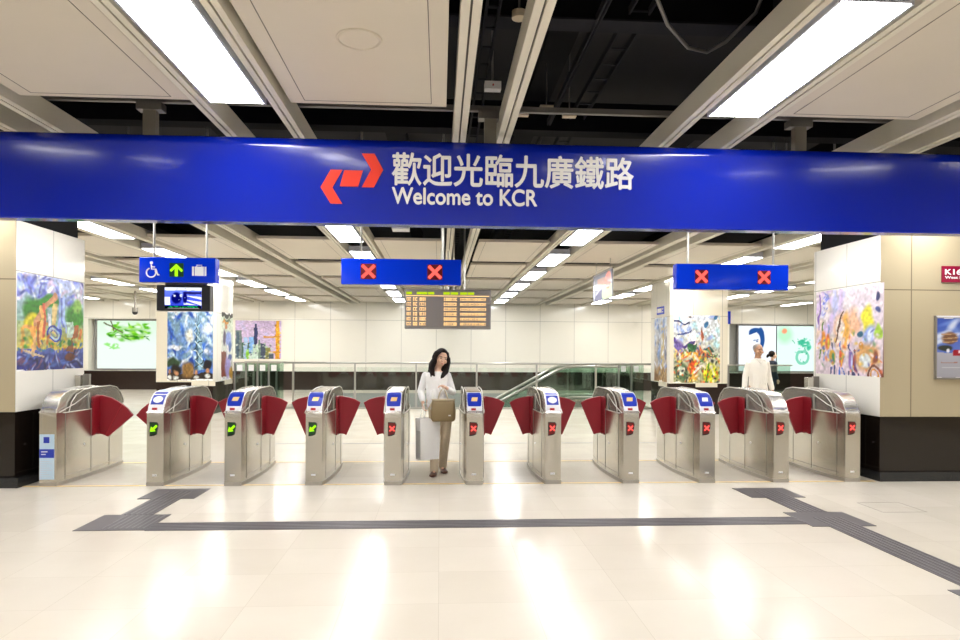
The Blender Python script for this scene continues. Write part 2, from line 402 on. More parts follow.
# free standing pillars behind the gates
PILS = [(-6.84, -5.49, 16.5, 18.0, 'wall_left_pillar', 'baseboard_left_pillar'), (5.8, 7.3, 16.5, 18.0, 'wall_right_pillar', 'baseboard_right_pillar')]
for x0, x1, y0, y1, nm, nb in PILS:
    b = MB(); block(b, x0, x1, y0, y1, .78, 3.42, M['pil_y_lit'], M['pil']); struct(b, nm)
    b = MB(); b.box(x0+.01, x1-.01, y0+.01, y1-.01, 0, .78, M['skirt_far']); struct(b, nb)

# ceiling rails: twin rails either side of each lamp track, close pairs between tracks
TR = [-12.67, -8.94, -5.21, -1.49, 2.235, 5.97, 9.70, 13.43]
PR = [-10.84, -7.11, -3.385, .345, 4.07, 7.80, 11.53]
beams = []
for t in TR: beams += [(t-.33, t-.235), (t+.235, t+.33)]
for p in PR: beams += [(p-.245, p-.135), (p+.135, p+.245)]
beams.sort(); bi = 0
for x0, x1 in beams:
    y0 = YF if -9.0 < x0 and x1 < 10.4 else 9.55
    if x0 < XL or x1 > XR: continue
    b = MB(); w = (x1-x0-.014)/2
    b.box(x0, x0+w, y0, YB-.01, 3.40, 3.57, M['beam']); b.box(x1-w, x1, y0, YB-.01, 3.40, 3.57, M['beam']); b.box(x0+w-.001, x1-w+.001, y0, YB-.01, 3.42, 3.56, M['slot'])
    bi += 1; struct(b, 'trim_%d' % bi)
# floor strips
b = MB(); b.box(-4.8, 5.4, 7.93, 7.975, .0005, .002, M['yellow']); b.box(-4.8, 5.4, 9.52, 9.57, .0005, .002, M['yellow']); bi += 1; struct(b, 'trim_%d' % bi)
b = MB(); b.box(-2.9, 4.2, 11.38, 11.45, .0005, .002, M['greyline']); bi += 1; struct(b, 'trim_%d' % bi)
b = MB()
for (x0, x1, y0, y1) in ((4.43, 4.89, 6.81, 6.816), (4.43, 4.89, 6.39, 6.396), (4.43, 4.436, 6.39, 6.81), (4.885, 4.891, 6.39, 6.81)): b.box(x0, x1, y0, y1, .0005, .0015, M['seam'])
bi += 1; struct(b, 'trim_%d' % bi)

# tactile guide path: pads and ribbed strips
def tactile(name, pads, ribs, label):
    root = empty(name, (pads[0][0], pads[0][2], 0), label, 'tactile path'); ox, oy = pads[0][0], pads[0][2]
    b = MB()
    for x0, x1, y0, y1 in pads: b.box(x0-ox, x1-ox, y0-oy, y1-oy, .0005, .004, M['tactile'])
    b.build('path_tiles', root)
    b = MB()
    for x0, x1, y0, y1, ax in ribs:
        if ax == 'x':
            k = y0+.03
            while k < y1-.02: b.box(x0-ox, x1-ox, k-oy, k-oy+.016, .0042, .007, M['tactile_rib']); k += .05
        else:
            k = x0+.03
            while k < x1-.02: b.box(k-ox, k-ox+.016, y0-oy, y1-oy, .0042, .007, M['tactile_rib']); k += .05
    b.build('ribs', root)
tactile('tactile_path', [(-3.19, -2.6, 7.24, 7.75), (-3.04, -2.74, 6.56, 7.24), (-3.19, -2.57, 6.0, 6.56)], [(-3.04, -2.74, 6.56, 7.6, 'y'), (-3.0, -2.6, 6.04, 6.52, 'y')], 'dark grey tactile floor path on the left, leading up to the gate with the arrow')
tactile('tactile_path', [(3.415, 4.02, 7.08, 7.58), (3.57, 3.87, 6.42, 7.08), (3.415, 4.02, 5.89, 6.42), (3.57, 3.87, 3.2, 5.89), (3.42, 3.57, 4.0, 4.28)], [(3.57, 3.87, 6.42, 7.4, 'y'), (3.57, 3.87, 3.2, 6.2, 'y')], 'dark grey tactile floor path on the right, running out of the picture')
tactile('tactile_path', [(-2.57, 3.415, 5.98, 6.25)], [(-2.57, 3.415, 5.98, 6.25, 'x')], 'long thin grey tactile strip running straight across the cream floor')

# ================================================================== CEILING THINGS
ORD = ['first', 'second', 'third', 'fourth', 'fifth', 'sixth', 'seventh', 'eighth', 'ninth', 'tenth', 'eleventh', 'twelfth', 'thirteenth', 'fourteenth', 'fifteenth', 'sixteenth']
def make_light():
    r = empty('ceiling_light', (0, 0, 3.40))
    b = MB(); b.box(-.205, .205, 0, 1.68, .006, .11, M['lamp_body']); b.box(-.205, -.19, 0, 1.68, -.004, .006, M['lamp_body']); b.box(.19, .205, 0, 1.68, -.004, .006, M['lamp_body'])
    b.build('housing', r)
    b = MB(); b.box(-.189, .189, .01, 1.67, -.001, .0055, M['lamp']); b.build('diffuser', r)
    return r
def copy_tree(o, parent=None):
    c = o.copy(); COL.objects.link(c)
    if parent: c.parent = parent
    for ch in list(o.children): copy_tree(ch, c)
    return c
for x, lb in ((-3.95, 'wall washer lamp hidden behind the banner beside the left wall mural'), (4.62, 'wall washer lamp hidden behind the banner beside the right wall mural')):
    r = empty('wall_washer', (x, 7.25, 3.28), lb, 'ceiling light')
    b = MB(); b.box(-.1, .1, 0, 1.7, .02, .07, M['lamp_body']); b.box(-.01, .01, .3, .32, .06, 1.12, M['strut']); b.box(-.01, .01, 1.4, 1.42, .06, 1.12, M['strut']); b.build('housing', r)
    b = MB(); b.box(-.09, .09, .01, 1.69, .0, .0195, M['lamp']); b.build('diffuser', r)
proto = make_light(); used = False
trk = {0: 'outermost left row', 1: 'row over the left wall mural', 2: 'row left of the wheelchair sign', 3: 'row above the green arrow gates', 4: 'row right of the departure board', 5: 'row above the right hanging sign', 6: 'row over the right hand pillar', 7: 'outermost right row'}
back_rows = [9.6+2.8*k for k in range(6)]
for ti, t in enumerate(TR):
    rows = []
    if ti in (1, 2, 3, 4, 5, 6): rows += ([(-2.9, 'x')] if ti in (2, 3, 4, 5) else []) + [(.3, 'over the camera'), (3.3, 'in front of the banner'), (6.3, 'hidden just behind the banner')]
    rows += [(y, '%s lamp behind the banner' % ORD[k]) for k, y in enumerate(back_rows)]
    for y, w in rows:
        o = copy_tree(proto) if used else proto; used = True
        o.location = (t, y, 3.40)
        if y < 2: tag(o, 'bright flat fluorescent light over the near concourse, out of view above the viewer', 'ceiling light', 'lights above the viewer')
        else: tag(o, 'light in the %s, %s' % (trk[ti], w), 'ceiling light', 'fluorescent lights between the ceiling rails')

def make_panel(w, l):
    r = empty('ceiling_panel', (0, 0, 3.44))
    b = MB(); b.box(-w/2, w/2, 0, l, 0, .05, M['panel']); b.build('panel_tray', r, bevel=.004)
    b = MB()
    for x in (-w/2+.11, w/2-.115): b.box(x, x+.005, .0, l-.06, -.0015, .002, M['slot'])
    b.box(-w/2+.11, w/2-.11, l-.065, l-.06, -.0015, .002, M['slot']); b.build('panel_seam', r)
    return r
cols = []
for i in range(len(PR)):
    if TR[i] + .37 > XL: cols.append(((TR[i]+.37, PR[i]-.31), i*2))
    cols.append(((PR[i]+.31, TR[i+1]-.37), i*2+1))
cols.sort()
protoP = {}
def put_panel(x0, x1, y0, y1, label, grp):
    k = (round(x1-x0, 2), round(y1-y0, 2))
    if k not in protoP: protoP[k] = o = make_panel(*k)
    else: o = copy_tree(protoP[k])
    o.location = ((x0+x1)/2, y0, 3.44); tag(o, label, 'ceiling panel', grp); return o
rowsP = [(11.3, 13.8), (14.35, 16.85), (17.4, 19.9), (20.45, 22.95), (23.5, 26.0)]
nr = ['nearest row behind the banner', 'second row behind the banner', 'third row behind the banner', 'fourth row behind the banner', 'farthest row by the back wall']
for ci, ((x0, x1), _) in enumerate(cols):
    for ri, (y0, y1) in enumerate(rowsP):
        put_panel(x0, x1, y0, y1, 'cream ceiling panel in the %s, %s from the left' % (nr[ri], ORD[ci]), 'cream panels behind the banner')
frontcols = [((-3.385+.31, -1.86), 'left of the left front lamp'), ((-1.12, .035), 'with the round speaker, nearest the middle'), ((2.605, 3.76), 'right of the right front lamp')]
for (x0, x1), w in frontcols:
    put_panel(x0, x1, 1.35, 5.05, 'large cream panel in front of the banner, %s' % w, 'large cream panels in front of the banner')
for (x0, x1), w in frontcols + [((-6.8, -5.58), ''), ((4.38, 5.6), ''), ((8.11, 9.33), '')]:
    put_panel(x0, x1, -3.4, .3, 'cream ceiling panel over the near concourse above the viewer', 'panels over the viewer')
b = MB(); b.tube([(.128*math.cos(k*PI/16), .128*math.sin(k*PI/16), 0) for k in range(33)], .009, M['panel'], 6, False)
r = empty('ceiling_speaker', (-.49, 3.98, 3.438), 'round white speaker grille set flush in the cream panel', 'speaker')
b.build('trim_ring', r, smooth=True); b = MB(); b.cyl((0, 0, .001), (0, 0, -.004), .115, M['panel'], 32); b.build('grille', r)

# plenum: struts, trays, ducts, a drooping cable, small boxes
def single(mb, name, label, cat, group=None, **kw): return tag(mb.build(name, **kw), label, cat, group)
b = MB(); b.box(-8.9, 10.3, 5.55, 5.59, 3.60, 3.645, M['strut']); single(b, 'hanger_rail', 'thin grey steel rail crossing above the big blue banner', 'rail')
b = MB(); b.box(-8.9, 10.3, 10.2, 10.24, 3.60, 3.645, M['strut']); single(b, 'hanger_rail', 'thin steel rail crossing the dark gap just behind the banner', 'rail')
b = MB(); b.box(-8.9, 10.3, 4.72, 4.86, 3.98, 4.2, M['duct']); b.box(-8.9, 10.3, 4.70, 4.88, 3.965, 3.98, M['duct2']); single(b, 'roof_beam', 'dark steel roof beam crossing the open ceiling void', 'beam')
b = MB(); b.box(-8.9, 10.3, 6.9, 7.1, 3.9, 4.2, M['duct']); single(b, 'roof_beam', 'dark roof beam hidden above the banner', 'beam')
for x, w, z, mt, lb in ((.34, .10, 3.86, 'duct2', 'slotted grey cable tray running between the middle pair of rails'), (1.42, .16, 4.02, 'duct2', 'grey cable tray in the dark void right of the middle rails'), (1.12, .04, 3.95, 'duct2', 'thin grey conduit in the dark ceiling void')):
    b = MB(); b.box(x-w/2, x-w/2+.015, YF, YB, z, z+.06, M[mt]); b.box(x+w/2-.015, x+w/2, YF, YB, z, z+.06, M[mt])
    if w > .05:
        k = YF
        while k < YB: b.box(x-w/2, x+w/2, k, k+.03, z+.02, z+.03, M[mt]); k += .3
    single(b, 'cable_tray', lb, 'cable tray')
for x0, x1, z, lb in ((2.35, 2.75, 3.95, 'wide dark air duct above the right front lamp'), (1.72, 2.0, 4.1, 'narrow dark air duct in the ceiling void'), (-2.5, -2.0, 3.95, 'dark air duct above the left front panel')):
    b = MB(); b.box(x0, x1, YF, 4.6, z, z+.22, M['duct2'])
    for y in (1.5, 3.2, 4.2): b.box(x0+.02, x0+.05, y, y+.03, z+.2, 4.4, M['duct2']); b.box(x1-.05, x1-.02, y, y+.03, z+.2, 4.4, M['duct2'])
    single(b, 'air_duct', lb, 'duct')
b = MB(); pts = [(1.15, 3.95, 4.41), (1.18, 4.0, 4.25), (1.3, 4.1, 3.92), (1.52, 4.40, 3.80), (1.76, 4.66, 3.77), (1.93, 4.74, 3.78), (2.05, 4.70, 3.84), (2.2, 4.55, 3.98), (2.25, 4.4, 4.2), (2.2, 4.3, 4.41)]
b.tube(pts, .013, M['strut'], 8); o = single(b, 'loose_cable', 'grey cable drooping in a loop from the dark ceiling void', 'cable', smooth=True)
b = MB(); b.box(.34, .47, 5.22, 5.3, 3.66, 3.72, M['white']); b.box(.40, .41, 5.2, 5.22, 3.68, 3.69, M['redslot']); b.box(.395, .41, 5.25, 5.27, 3.72, 4.4, M['strut']); single(b, 'junction_box', 'small white box hanging between the middle pair of rails', 'box')
b = MB(); b.cyl((.53, 4.55, 3.88), (.53, 4.55, 3.93), .05, M['bag_trim'], 16); b.cyl((.53, 4.55, 3.93), (.53, 4.55, 4.4), .008, M['strut'], 6); single(b, 'smoke_detector', 'round smoke detector up in the dark void', 'detector')
for x, y, z, lb in ((.72, 5.9, 3.70, 'small white fitting just right of the middle rails above the banner'), (.95, 5.95, 3.78, 'pale grey fitting second from the middle rails above the banner'), (1.15, 5.9, 3.70, 'tiny white fitting farthest right above the banner'), (1.7, 4.0, 3.98, 'small cream fitting high in the dark ceiling void')):
    b = MB(); b.box(x-.06, x+.06, y, y+.06, z, z+.035, M['bag_trim']); b.cyl((x, y+.03, z+.03), (x, y+.03, 4.4), .006, M['strut'], 6); single(b, 'ceiling_fitting', lb, 'fitting')
b = MB(); b.box(-.77, -.50, 10.5, 10.8, 3.50, 3.58, M['white']); b.cyl((-.63, 10.65, 3.57), (-.63, 10.65, 4.4), .01, M['strut'], 6); single(b, 'ceiling_speaker_box', 'flat white box hanging in the dark gap behind the banner', 'box')
# security camera on a stem
r = empty('security_camera', (-9.79, 22, 3.38), 'white dome security camera hanging on a stem above the left light box', 'camera')
b = MB(); b.cyl((0, 0, .1), (0, 0, -.5), .03, M['seam'], 10); b.build('stem', r)
b = MB(); b.cyl((0, 0, -.48), (0, 0, -.62), .09, M['seam'], 16); b.build('camera_body', r, smooth=False); b = MB(); b.sphere((0, 0, -.63), .085, M['black']); b.build('dome', r, smooth=True)

# ================================================================== THE BIG BANNER
r = empty('overhead_banner', (0, 5.5, 2.63), 'long glossy blue overhead banner spanning the gate hall', 'banner')
prof = [(.0, .008), (.008, 0), (.13, 0), (.14, .01), (.14, .60)]
for k in range(0, 9): a = R(k*90/8); prof.append((.06+.08*math.cos(a), .60+.08*math.sin(a)))
for k in range(0, 11): a = R(90+k*98/10); prof.append((-.010+.08*math.cos(a), .60+.08*math.sin(a)))
b = MB(); b.prism(prof, 'x', -8.95, 10.35, M['banner']); shade(b.build('banner_box', r), 30)
b = MB()
for x in (-2.36, .41, 3.08):
    b = MB(); b.box(x-.05, x+.05, .03, .10, .65, .965, M['seam']); b.box(x-.10, x+.10, .02, .12, .90, .96, M['strut']); b.build('hanger_bracket', r)
ZB = -2.63
text_mesh('歡迎光臨九廣鐵路', 'chinese_lettering', M['text'], (-.404, 1.615, 2.948+ZB, 3.222+ZB), -.003, r, .006, .016)
text_mesh('Welcome to KCR', 'english_lettering', M['text'], (-.402, .80, 2.795+ZB, 2.936+ZB), -.003, r, .006, .022)
for pts in ([(-.9, 3.066), (-.805, 3.066), (-.885, 2.921), (-.805, 2.79), (-.9, 2.79), (-.981, 2.921)], [(-.79, 3.064), (-.639, 3.064), (-.677, 2.931), (-.825, 2.931)], [(-.649, 3.204), (-.545, 3.204), (-.474, 3.074), (-.549, 2.928), (-.647, 2.928), (-.572, 3.074)]):
    b = MB(); b.prism([(x, z+ZB) for x, z in pts], 'y', -.008, .003, M['logo']); b.build('logo_arrow', r)
LEAN = .145
for ch in r.children:
    if ch.name.startswith(('chinese', 'english', 'logo')):
        for v in ch.data.vertices: v.co.y -= LEAN*v.co.z; v.co.x *= 1-LEAN*v.co.z/5.5; v.co.z -= (v.co.z+1.03)*LEAN*v.co.z/5.5

# ================================================================== HANGING SIGNS
def x_mark(mb, cx, cz, s, w, y, mat):
    for a in (45, -45):
        m = Matrix.Translation((cx, y, cz)) @ Matrix.Rotation(R(a), 4, 'Y'); mb.box(-s, s, -.003, .003, -w, w, mat, m)
def hanging_sign(x0, x1, z0, z1, y, label, rods):
    r = empty('hanging_sign', ((x0+x1)/2, y, z0), label, 'sign'); w = (x1-x0)/2; h = z1-z0
    b = MB(); b.box(-w, w, 0, .14, 0, h, M['sign']); b.build('sign_box', r, bevel=.006)
    for rx in rods:
        b = MB(); b.cyl((rx-(x0+x1)/2, .07, h-.01), (rx-(x0+x1)/2, .07, 4.4-z0), .014, M['rail'], 8); b.build('rod', r, smooth=False)
    return r, w, h
SY = 8.3
r, w, h = hanging_sign(-1.225, .258, 2.405, 2.725, SY, 'blue hanging sign with two red crosses in the middle, above the departure board', (-.99, .03))
for cx in (-1.225+.335*1, -1.225+1.155):
    b = MB(); b.box(cx+.4835-.095, cx+.4835+.095, -.004, .001, h/2-.095, h/2+.095, M['red_glow']); b.build('display', r)
    b = MB(); x_mark(b, cx+.4835, h/2, .108, .02, -.007, M['red_led']); b.build('red_cross', r)
r, w, h = hanging_sign(3.0, 4.47, 2.39, 2.715, SY, 'blue hanging sign with two red crosses on the right, in front of the mural pillar', (3.17, 4.30))
for cx in (3.0+.325, 3.0+1.145):
    b = MB(); b.box(cx-3.735-.085, cx-3.735+.085, -.004, .001, h/2-.085, h/2+.085, M['red_glow']); b.build('display', r)
    b = MB(); x_mark(b, cx-3.735, h/2, .10, .02, -.007, M['red_led']); b.build('red_cross', r)
r, w, h = hanging_sign(-3.65, -2.74, 2.40, 2.705, SY, 'blue hanging sign with wheelchair, green arrow and suitcase symbols', (-3.5, -2.87))
def sx(px): return -w + (px-45)/650*2*w
def sz(py): return h - (py-98)/230*h
b = MB(); y = -.006
b.cyl((sx(150), -.004, sz(150)), (sx(150), .002, sz(150)), .019, M['text'], 16)
b.tube([(sx(150), -.003, sz(168)), (sx(152), -.003, sz(208)), (sx(188), -.003, sz(208)), (sx(205), -.003, sz(262)), (sx(217), -.003, sz(258))], .0095, M['text'], 8)
b.tube([(sx(152), -.003, sz(186)), (sx(180), -.003, sz(188))], .008, M['text'], 8)
b.tube([(sx(148)+.055*math.cos(R(a)), -.003, sz(240)+.055*math.sin(R(a))) for a in range(110, 391, 14)], .0085, M['text'], 8)
b.build('wheelchair_symbol', r)
b = MB(); b.box(sx(302), sx(422), -.004, .001, sz(275), sz(150), M['green_glow']); b.build('display', r)
b = MB(); cx = sx(362)
b.prism([(cx-.018, sz(272)), (cx+.018, sz(272)), (cx+.018, sz(200)), (sx(405), sz(232)), (sx(418), sz(215)), (cx, sz(158)), (sx(306), sz(215)), (sx(319), sz(232)), (cx-.018, sz(200))], 'y', -.009, -.003, M['green_led']); b.build('green_arrow', r)
b = MB(); b.box(sx(495), sx(512), -.005, .001, sz(265), sz(180), M['text']); b.box(sx(518), sx(594), -.005, .001, sz(265), sz(180), M['text']); b.box(sx(600), sx(616), -.005, .001, sz(265), sz(180), M['text'])
b.tube([(sx(535), -.002, sz(180)), (sx(535), -.002, sz(166)), (sx(577), -.002, sz(166)), (sx(577), -.002, sz(180))], .006, M['text'], 6); b.build('suitcase_symbol', r)

# monitor under the left sign
r = empty('hanging_monitor', (-3.14, 8.36, 2.058), 'black monitor showing a blue platform picture, under the wheelchair sign', 'monitor')
b = MB(); b.box(-.32, .32, -.02, .12, 0, .315, M['black']); b.build('casing', r, bevel=.01)
b = MB(); b.box(-.24, .26, .03, .07, .30, .341, M['seam']); b.build('bracket', r)
p = Paint(120, 66, .004, 3); p.grad((.10, .14, .75), (.35, .45, 1.0)); p.rect(0, 1, .86, 1, (.9, .92, 1)); p.rect(0, .15, .16, .55, (.9, .92, 1)); p.rect(.5, 1, .68, .8, (.1, .1, .35))
p.tri([(.52, .62), (1, .42), (1, .55)], (.92, .93, 1)); p.tri([(.52, .42), (1, .14), (1, .32)], (.92, .93, 1)); p.tri([(.52, .30), (.52, .18), (.9, .15)], (.85, .87, 1))
p.ell(.32, .5, .16, .32, (.02, .03, .30), .3); p.ell(.55, .5, .07, .3, (.03, .03, .30), .3); p.ell(.27, .6, .04, .06, (.85, .88, 1), .5); p.ell(.45, .62, .05, .1, (.8, .83, 1), .5)
p.dabs(26, (.2, .65, .2, .95), [(.03, .04, .35), (.6, .7, 1), (.02, .02, .2)], (.03, .015), 4)
p.rect(0, 1, 0, .13, (.0, .03, .02)); p.dabs(26, (.08, .9, .05, .10), [(.02, .7, .35)], (.018, .03), 8, 1)
p.build('screen', M['screen'], (-.22, -.024, .03), (.44, 0, 0), (0, 0, .255), r, .004)

# departure board
r = empty('departure_board', (.14, 12, 1.975), 'grey departure board with amber rows and green header', 'departure board')
b = MB(); b.box(-.777, .777, 0, .2, 0, .715, M['board_case']); b.build('casing', r, bevel=.012)
b = MB(); b.box(-.745, .745, -.006, .004, .03, .685, M['board']); b.build('display_face', r)
def bx_(px): return -.777 + (px-100)/770*1.554
def bz_(py): return .715 - (py-85)/370*.715
b = MB()
for (x0, x1) in ((112, 165), (205, 300), (306, 362), (442, 500), (508, 575), (592, 655), (660, 718)): b.box(bx_(x0), bx_(x1), -.010, -.005, bz_(136), bz_(110), M['yellow_led'])
b.build('header', r)
b = MB(); b.box(bx_(112), bx_(852), -.009, -.005, bz_(150), bz_(144), M['amber']); b.build('header_line', r)
rb = random.Random(5)
for k in range(6):
    b = MB(); zc = bz_(178+k*46)
    def glyphs(x0, x1, hgt, step):
        x = x0
        while x < x1:
            ww = step*rb.uniform(.55, .85); a = bx_(x); c = bx_(x+ww)
            b.box(a, c, -.010, -.005, zc+hgt*.25, zc+hgt*.5, M['amber']); b.box(a, c, -.010, -.005, zc-hgt*.5, zc-hgt*.3, M['amber'])
            b.box(a, a+(c-a)*.3, -.010, -.005, zc-hgt*.32, zc+hgt*.27, M['amber'])
            if rb.random() < .6: b.box(c-(c-a)*.3, c, -.010, -.005, zc-hgt*.32, zc+hgt*.27, M['amber'])
            x += step
    glyphs(118, 145, .055, 13); glyphs(175, 215, .06, 20); glyphs(232, 292, .055, 15); glyphs(448, 552, .055, 17); glyphs(594, 826, .045, 13)
    b.build('departure_row', r)
for x in (-.12, .0, .10, .30):
    b = MB(); b.cyl((x, .1, .70), (x, .1, 4.4-1.975), .017, M['rail'], 8); b.build('rod', r)

# small hanging poster, parallel to the rails
r = empty('hanging_poster', (3.36, 12.8, 2.66), 'small colourful hanging poster seen edge on under the ceiling rails', 'poster')
p = Paint(90, 40, .02, 11); p.grad((.75, .78, .85), (.15, .17, .35)); p.tri([(0, 0), (.6, .0), (.45, .65)], (.05, .1, .5)); p.rect(.5, 1, 0, .5, (.75, .85, .7)); p.rect(.25, .8, .5, .8, (.65, .4, .15)); p.ell(.80, .66, .17, .33, (.9, .35, .04), .2); p.ell(.80, .66, .07, .15, (.8, .2, .1), .3); p.line(.15, .25, .5, .45, .03, (.8, .8, .9)); p.rect(0, .08, 0, .8, (.75, .76, .86))
p.build('poster_face', M['paint'], (-.014, 1.6, 0), (0, -1.6, 0), (0, 0, .56), r, .008, 3.0)
b = MB(); b.box(-.003, .012, 0, 1.6, 0, .56, M['white']); b.box(-.02, .02, -.02, 1.62, .55, .58, M['seam'])
for y in (.2, 1.4): b.cyl((0, y, .57), (0, y, .84), .008, M['rail'], 6)
b.build('frame', r)

# ================================================================== FARE GATES
HEADP = [(0.0, .845), (.02, .90), (.035, .93), (.06, .97), (.10, 1.015), (.155, 1.055), (.22, 1.08), (.32, 1.092), (.8, 1.095), (1.2, 1.095), (1.38, 1.06), (1.50, .985), (1.57, .90), (1.59, .845)]
def half_w(t):                                     # lens shaped plan
    return .095 + .058*math.sin(PI*min(max(t/1.6, 0), 1))**.75
def strip(mb, s0, s1, x0, x1, off, mat, nseg=10):
    """patch that follows the head profile between two arc positions"""
    L = [0]
    for i in range(1, len(HEADP)): L.append(L[-1]+math.hypot(HEADP[i][0]-HEADP[i-1][0], HEADP[i][1]-HEADP[i-1][1]))
    def at(s):
        for i in range(1, len(L)):
            if s <= L[i] or i == len(L)-1:
                t = (s-L[i-1])/(L[i]-L[i-1]); a, c = HEADP[i-1], HEADP[i]
                d = (c[0]-a[0], c[1]-a[1]); l = math.hypot(*d); n = (-d[1]/l, d[0]/l)
                return (a[0]+d[0]*t+n[0]*off, a[1]+d[1]*t+n[1]*off)
    pts = sorted(set([s0, s1]+[l for l in L if s0 < l < s1]+[s0+(s1-s0)*k/nseg for k in range(nseg+1)]))
    rows = [at(s) for s in pts]; vs = []; fs = []
    for k, (y, z) in enumerate(rows):
        w0, w1 = (x0(k/(len(rows)-1)), x1(k/(len(rows)-1))) if callable(x0) else (x0, x1)
        vs += [(w0, y, z), (w1, y, z)]
    for k in range(len(rows)-1): fs.append((2*k, 2*k+1, 2*k+3, 2*k+2))
    mb.add(vs, fs, mat)
def gate(X, Y, label, status, reader, left, right):
    r = empty('fare_gate', (X, Y, 0), label, 'fare gate', 'row of fare gates')
    # lower body, lens plan
    n = 16
    def plan(g, z, y0=0): return [(-(half_w(1.6*k/n)+g), 1.6*k/n, z) for k in range(n+1)] + [((half_w(1.6*k/n)+g), 1.6*k/n, z) for k in range(n, -1, -1)]
    b = MB(); b.loft([plan(0, .045), plan(0, .845)], M['steel']); o = b.build('body', r); shade(o, 25)
    b = MB(); b.loft([plan(.004, .0), plan(.004, .045)], M['steel_dk']); shade(b.build('kick_plate', r), 25)
    b = MB(); b.prism(HEADP+[(1.59, .80), (0, .80)], 'x', -.092, .092, M['steel2']); o = b.build('head', r, bevel=.006); shade(o, 25)
    # clear side arches and their trims
    arch = [(.22, .845), (.27, .95), (.38, 1.035), (.55, 1.085), (.75, 1.10), (1.2, 1.10), (1.38, 1.07), (1.50, .99), (1.57, .90), (1.585, .845)]
    for s in (-1, 1):
        b = MB(); b.prism(arch, 'x', s*.112, s*.118, M['clear']); b.build('side_window', r)
        b = MB(); b.tube([(s*.116, y, z) for y, z in arch], .006, M['rim'], 6)
        b.tube([(s*.112, .02, .85), (s*.124, .34, .93), (s*.126, .63, 1.03)], .005, M['rim'], 6)
        b.box(s*.124-.008, s*.124+.008, .635, .66, .84, 1.04, M['rim'])
        b.tube([(s*(half_w(1.6*k/n)+.001), 1.6*k/n, .838) for k in range(1, n)], .006, M['rim'], 6)
        b.build('window_trim', r)
        b = MB()
        for y in (.14, .65, 1.12): b.box(s*half_w(y)-.003, s*half_w(y)+.003, y, y+.006, .06, .83, M['seam'])
        b.tube([(s*(half_w(1.6*k/n)+.0), 1.6*k/n, .10) for k in range(1, n)], .003, M['seam'], 4)
        b.build('side_seam', r)
        b = MB(); b.cyl((s*(half_w(.5)-.01), .5, .42), (s*(half_w(.5)+.006), .5, .42), .011, M['sticker_w'], 12); b.build('lock', r)
        # parked leaf seen through the window
        b = MB(); b.prism([(.66, .99), (.42, .86), (.47, .85), (.66, .85)], 'x', s*.104, s*.109, M['red']); b.build('parked_flap', r)
    # front facets, slot, badge
    b = MB(); b.add([(-.093, -.004, .80), (.093, -.004, .80), (.093, -.002, .845), (.086, .006, .872), (-.086, .006, .872), (-.093, -.002, .845), (-.03, -.004, .852)], [(0, 1, 2, 6, 5), (5, 6, 3, 4), (6, 2, 3)], M['steel2']); b.build('front_bevel', r)
    b = MB(); b.box(-.04, .015, .004, .03, .882, .908, M['redslot']) if reader != 'plain' else b.box(-.045, .045, .008, .03, .887, .897, M['seam']); b.build('ticket_slot', r)
    b = MB(); b.box(-.03, .02, -.003, .001, .115, .135, M['sticker_w']); b.build('badge', r)
    if reader != 'plain':
        wide = lambda t: (-.094, .094)
        b = MB(); strip(b, .030, .345, -.089, .089, .003, M['white']); b.build('reader_surround', r)
        rr = lambda sg: (lambda t: sg*(.066+.019*math.sin(PI*min(1, max(0, t)))**.35))
        if reader == 'disc':
            b = MB(); strip(b, .265, .325, -.072, .072, .005, M['label_blue']); strip(b, .105, .25, -.072, .072, .005, M['label_blue']); b.build('reader_label', r)
            b = MB(); strip(b, .125, .225, lambda t: -.055*math.sin(PI*t)**.5, lambda t: .055*math.sin(PI*t)**.5, .0075, M['sticker_w'], 16); b.build('reader_disc', r)
        else:
            b = MB(); strip(b, .088, .325, rr(-1), rr(1), .005, M['label_blue'], 16); b.build('reader_label', r)
            b = MB(); strip(b, .155, .215, lambda t: -.04+.012*t, lambda t: .032+.012*t, .0075, M['sticker_y'] if reader == 'yellow' else M['sticker_w']); b.build('reader_sticker', r)
        if reader in ('disc', 'sheet'):
            b = MB(); strip(b, .35, .95, -.085, .085, .003, M['white']); b.build('top_sheet', r)
            b = MB(); strip(b, .36, .60, -.07, .06, .005, M['paper']); strip(b, .66, .72, -.05, .03, .005, M['label_blue']); b.build('top_notice', r)
    # status display
    if status != 'notice':
        b = MB(); b.prism([(-.062, .745), (.022, .74), (.038, .715), (.018, .60), (-.010, .585), (-.062, .578)], 'y', -.006, .001, M['black']); b.build('display_housing', r)
        b = MB()
        b.prism([(-.055, .738), (.018, .733), (.030, .714), (.012, .607), (-.055, .59)], 'y', -.008, -.006, M['red_glow'] if status == 'x' else M['green_glow'])
        b.build('display', r)
        b = MB()
        if status == 'x': x_mark(b, -.012, .668, .042, .0085, -.011, M['red_led']); b.build('red_cross', r)
        else:
            m = Matrix.Translation((-.014, -.011, .668)) @ Matrix.Rotation(R(45), 4, 'Y') @ Matrix.Scale(1.0, 4)
            pts = [(-.044, -.036), (-.034, .026), (-.016, .006), (.022, .044), (.040, .026), (.002, -.012), (.020, -.030)]
            q = MB(); m = Matrix.Translation((-.010, -.011, .668))
            b.prism(pts, 'y', -.003, .003, M['green_led']); b.v = [tuple(m @ Vector(p)) for p in b.v]; b.build('green_arrow', r)
    else:
        b = MB(); b.box(-.090, .072, -.004, .001, .08, .60, M['paper']); pn = b.build('notice', r)
        b = MB(); b.box(-.090, .072, -.006, -.004, .33, .43, M['label_blue']); b.box(-.045, .02, -.006, -.004, .50, .57, M['label_blue']); b.build('notice_print', pn)
        b = MB()
        for k in range(8): b.box(-.085, .05-.03*(k % 3), -.006, -.004, .11+k*.025, .115+k*.025, M['lamp_body'])
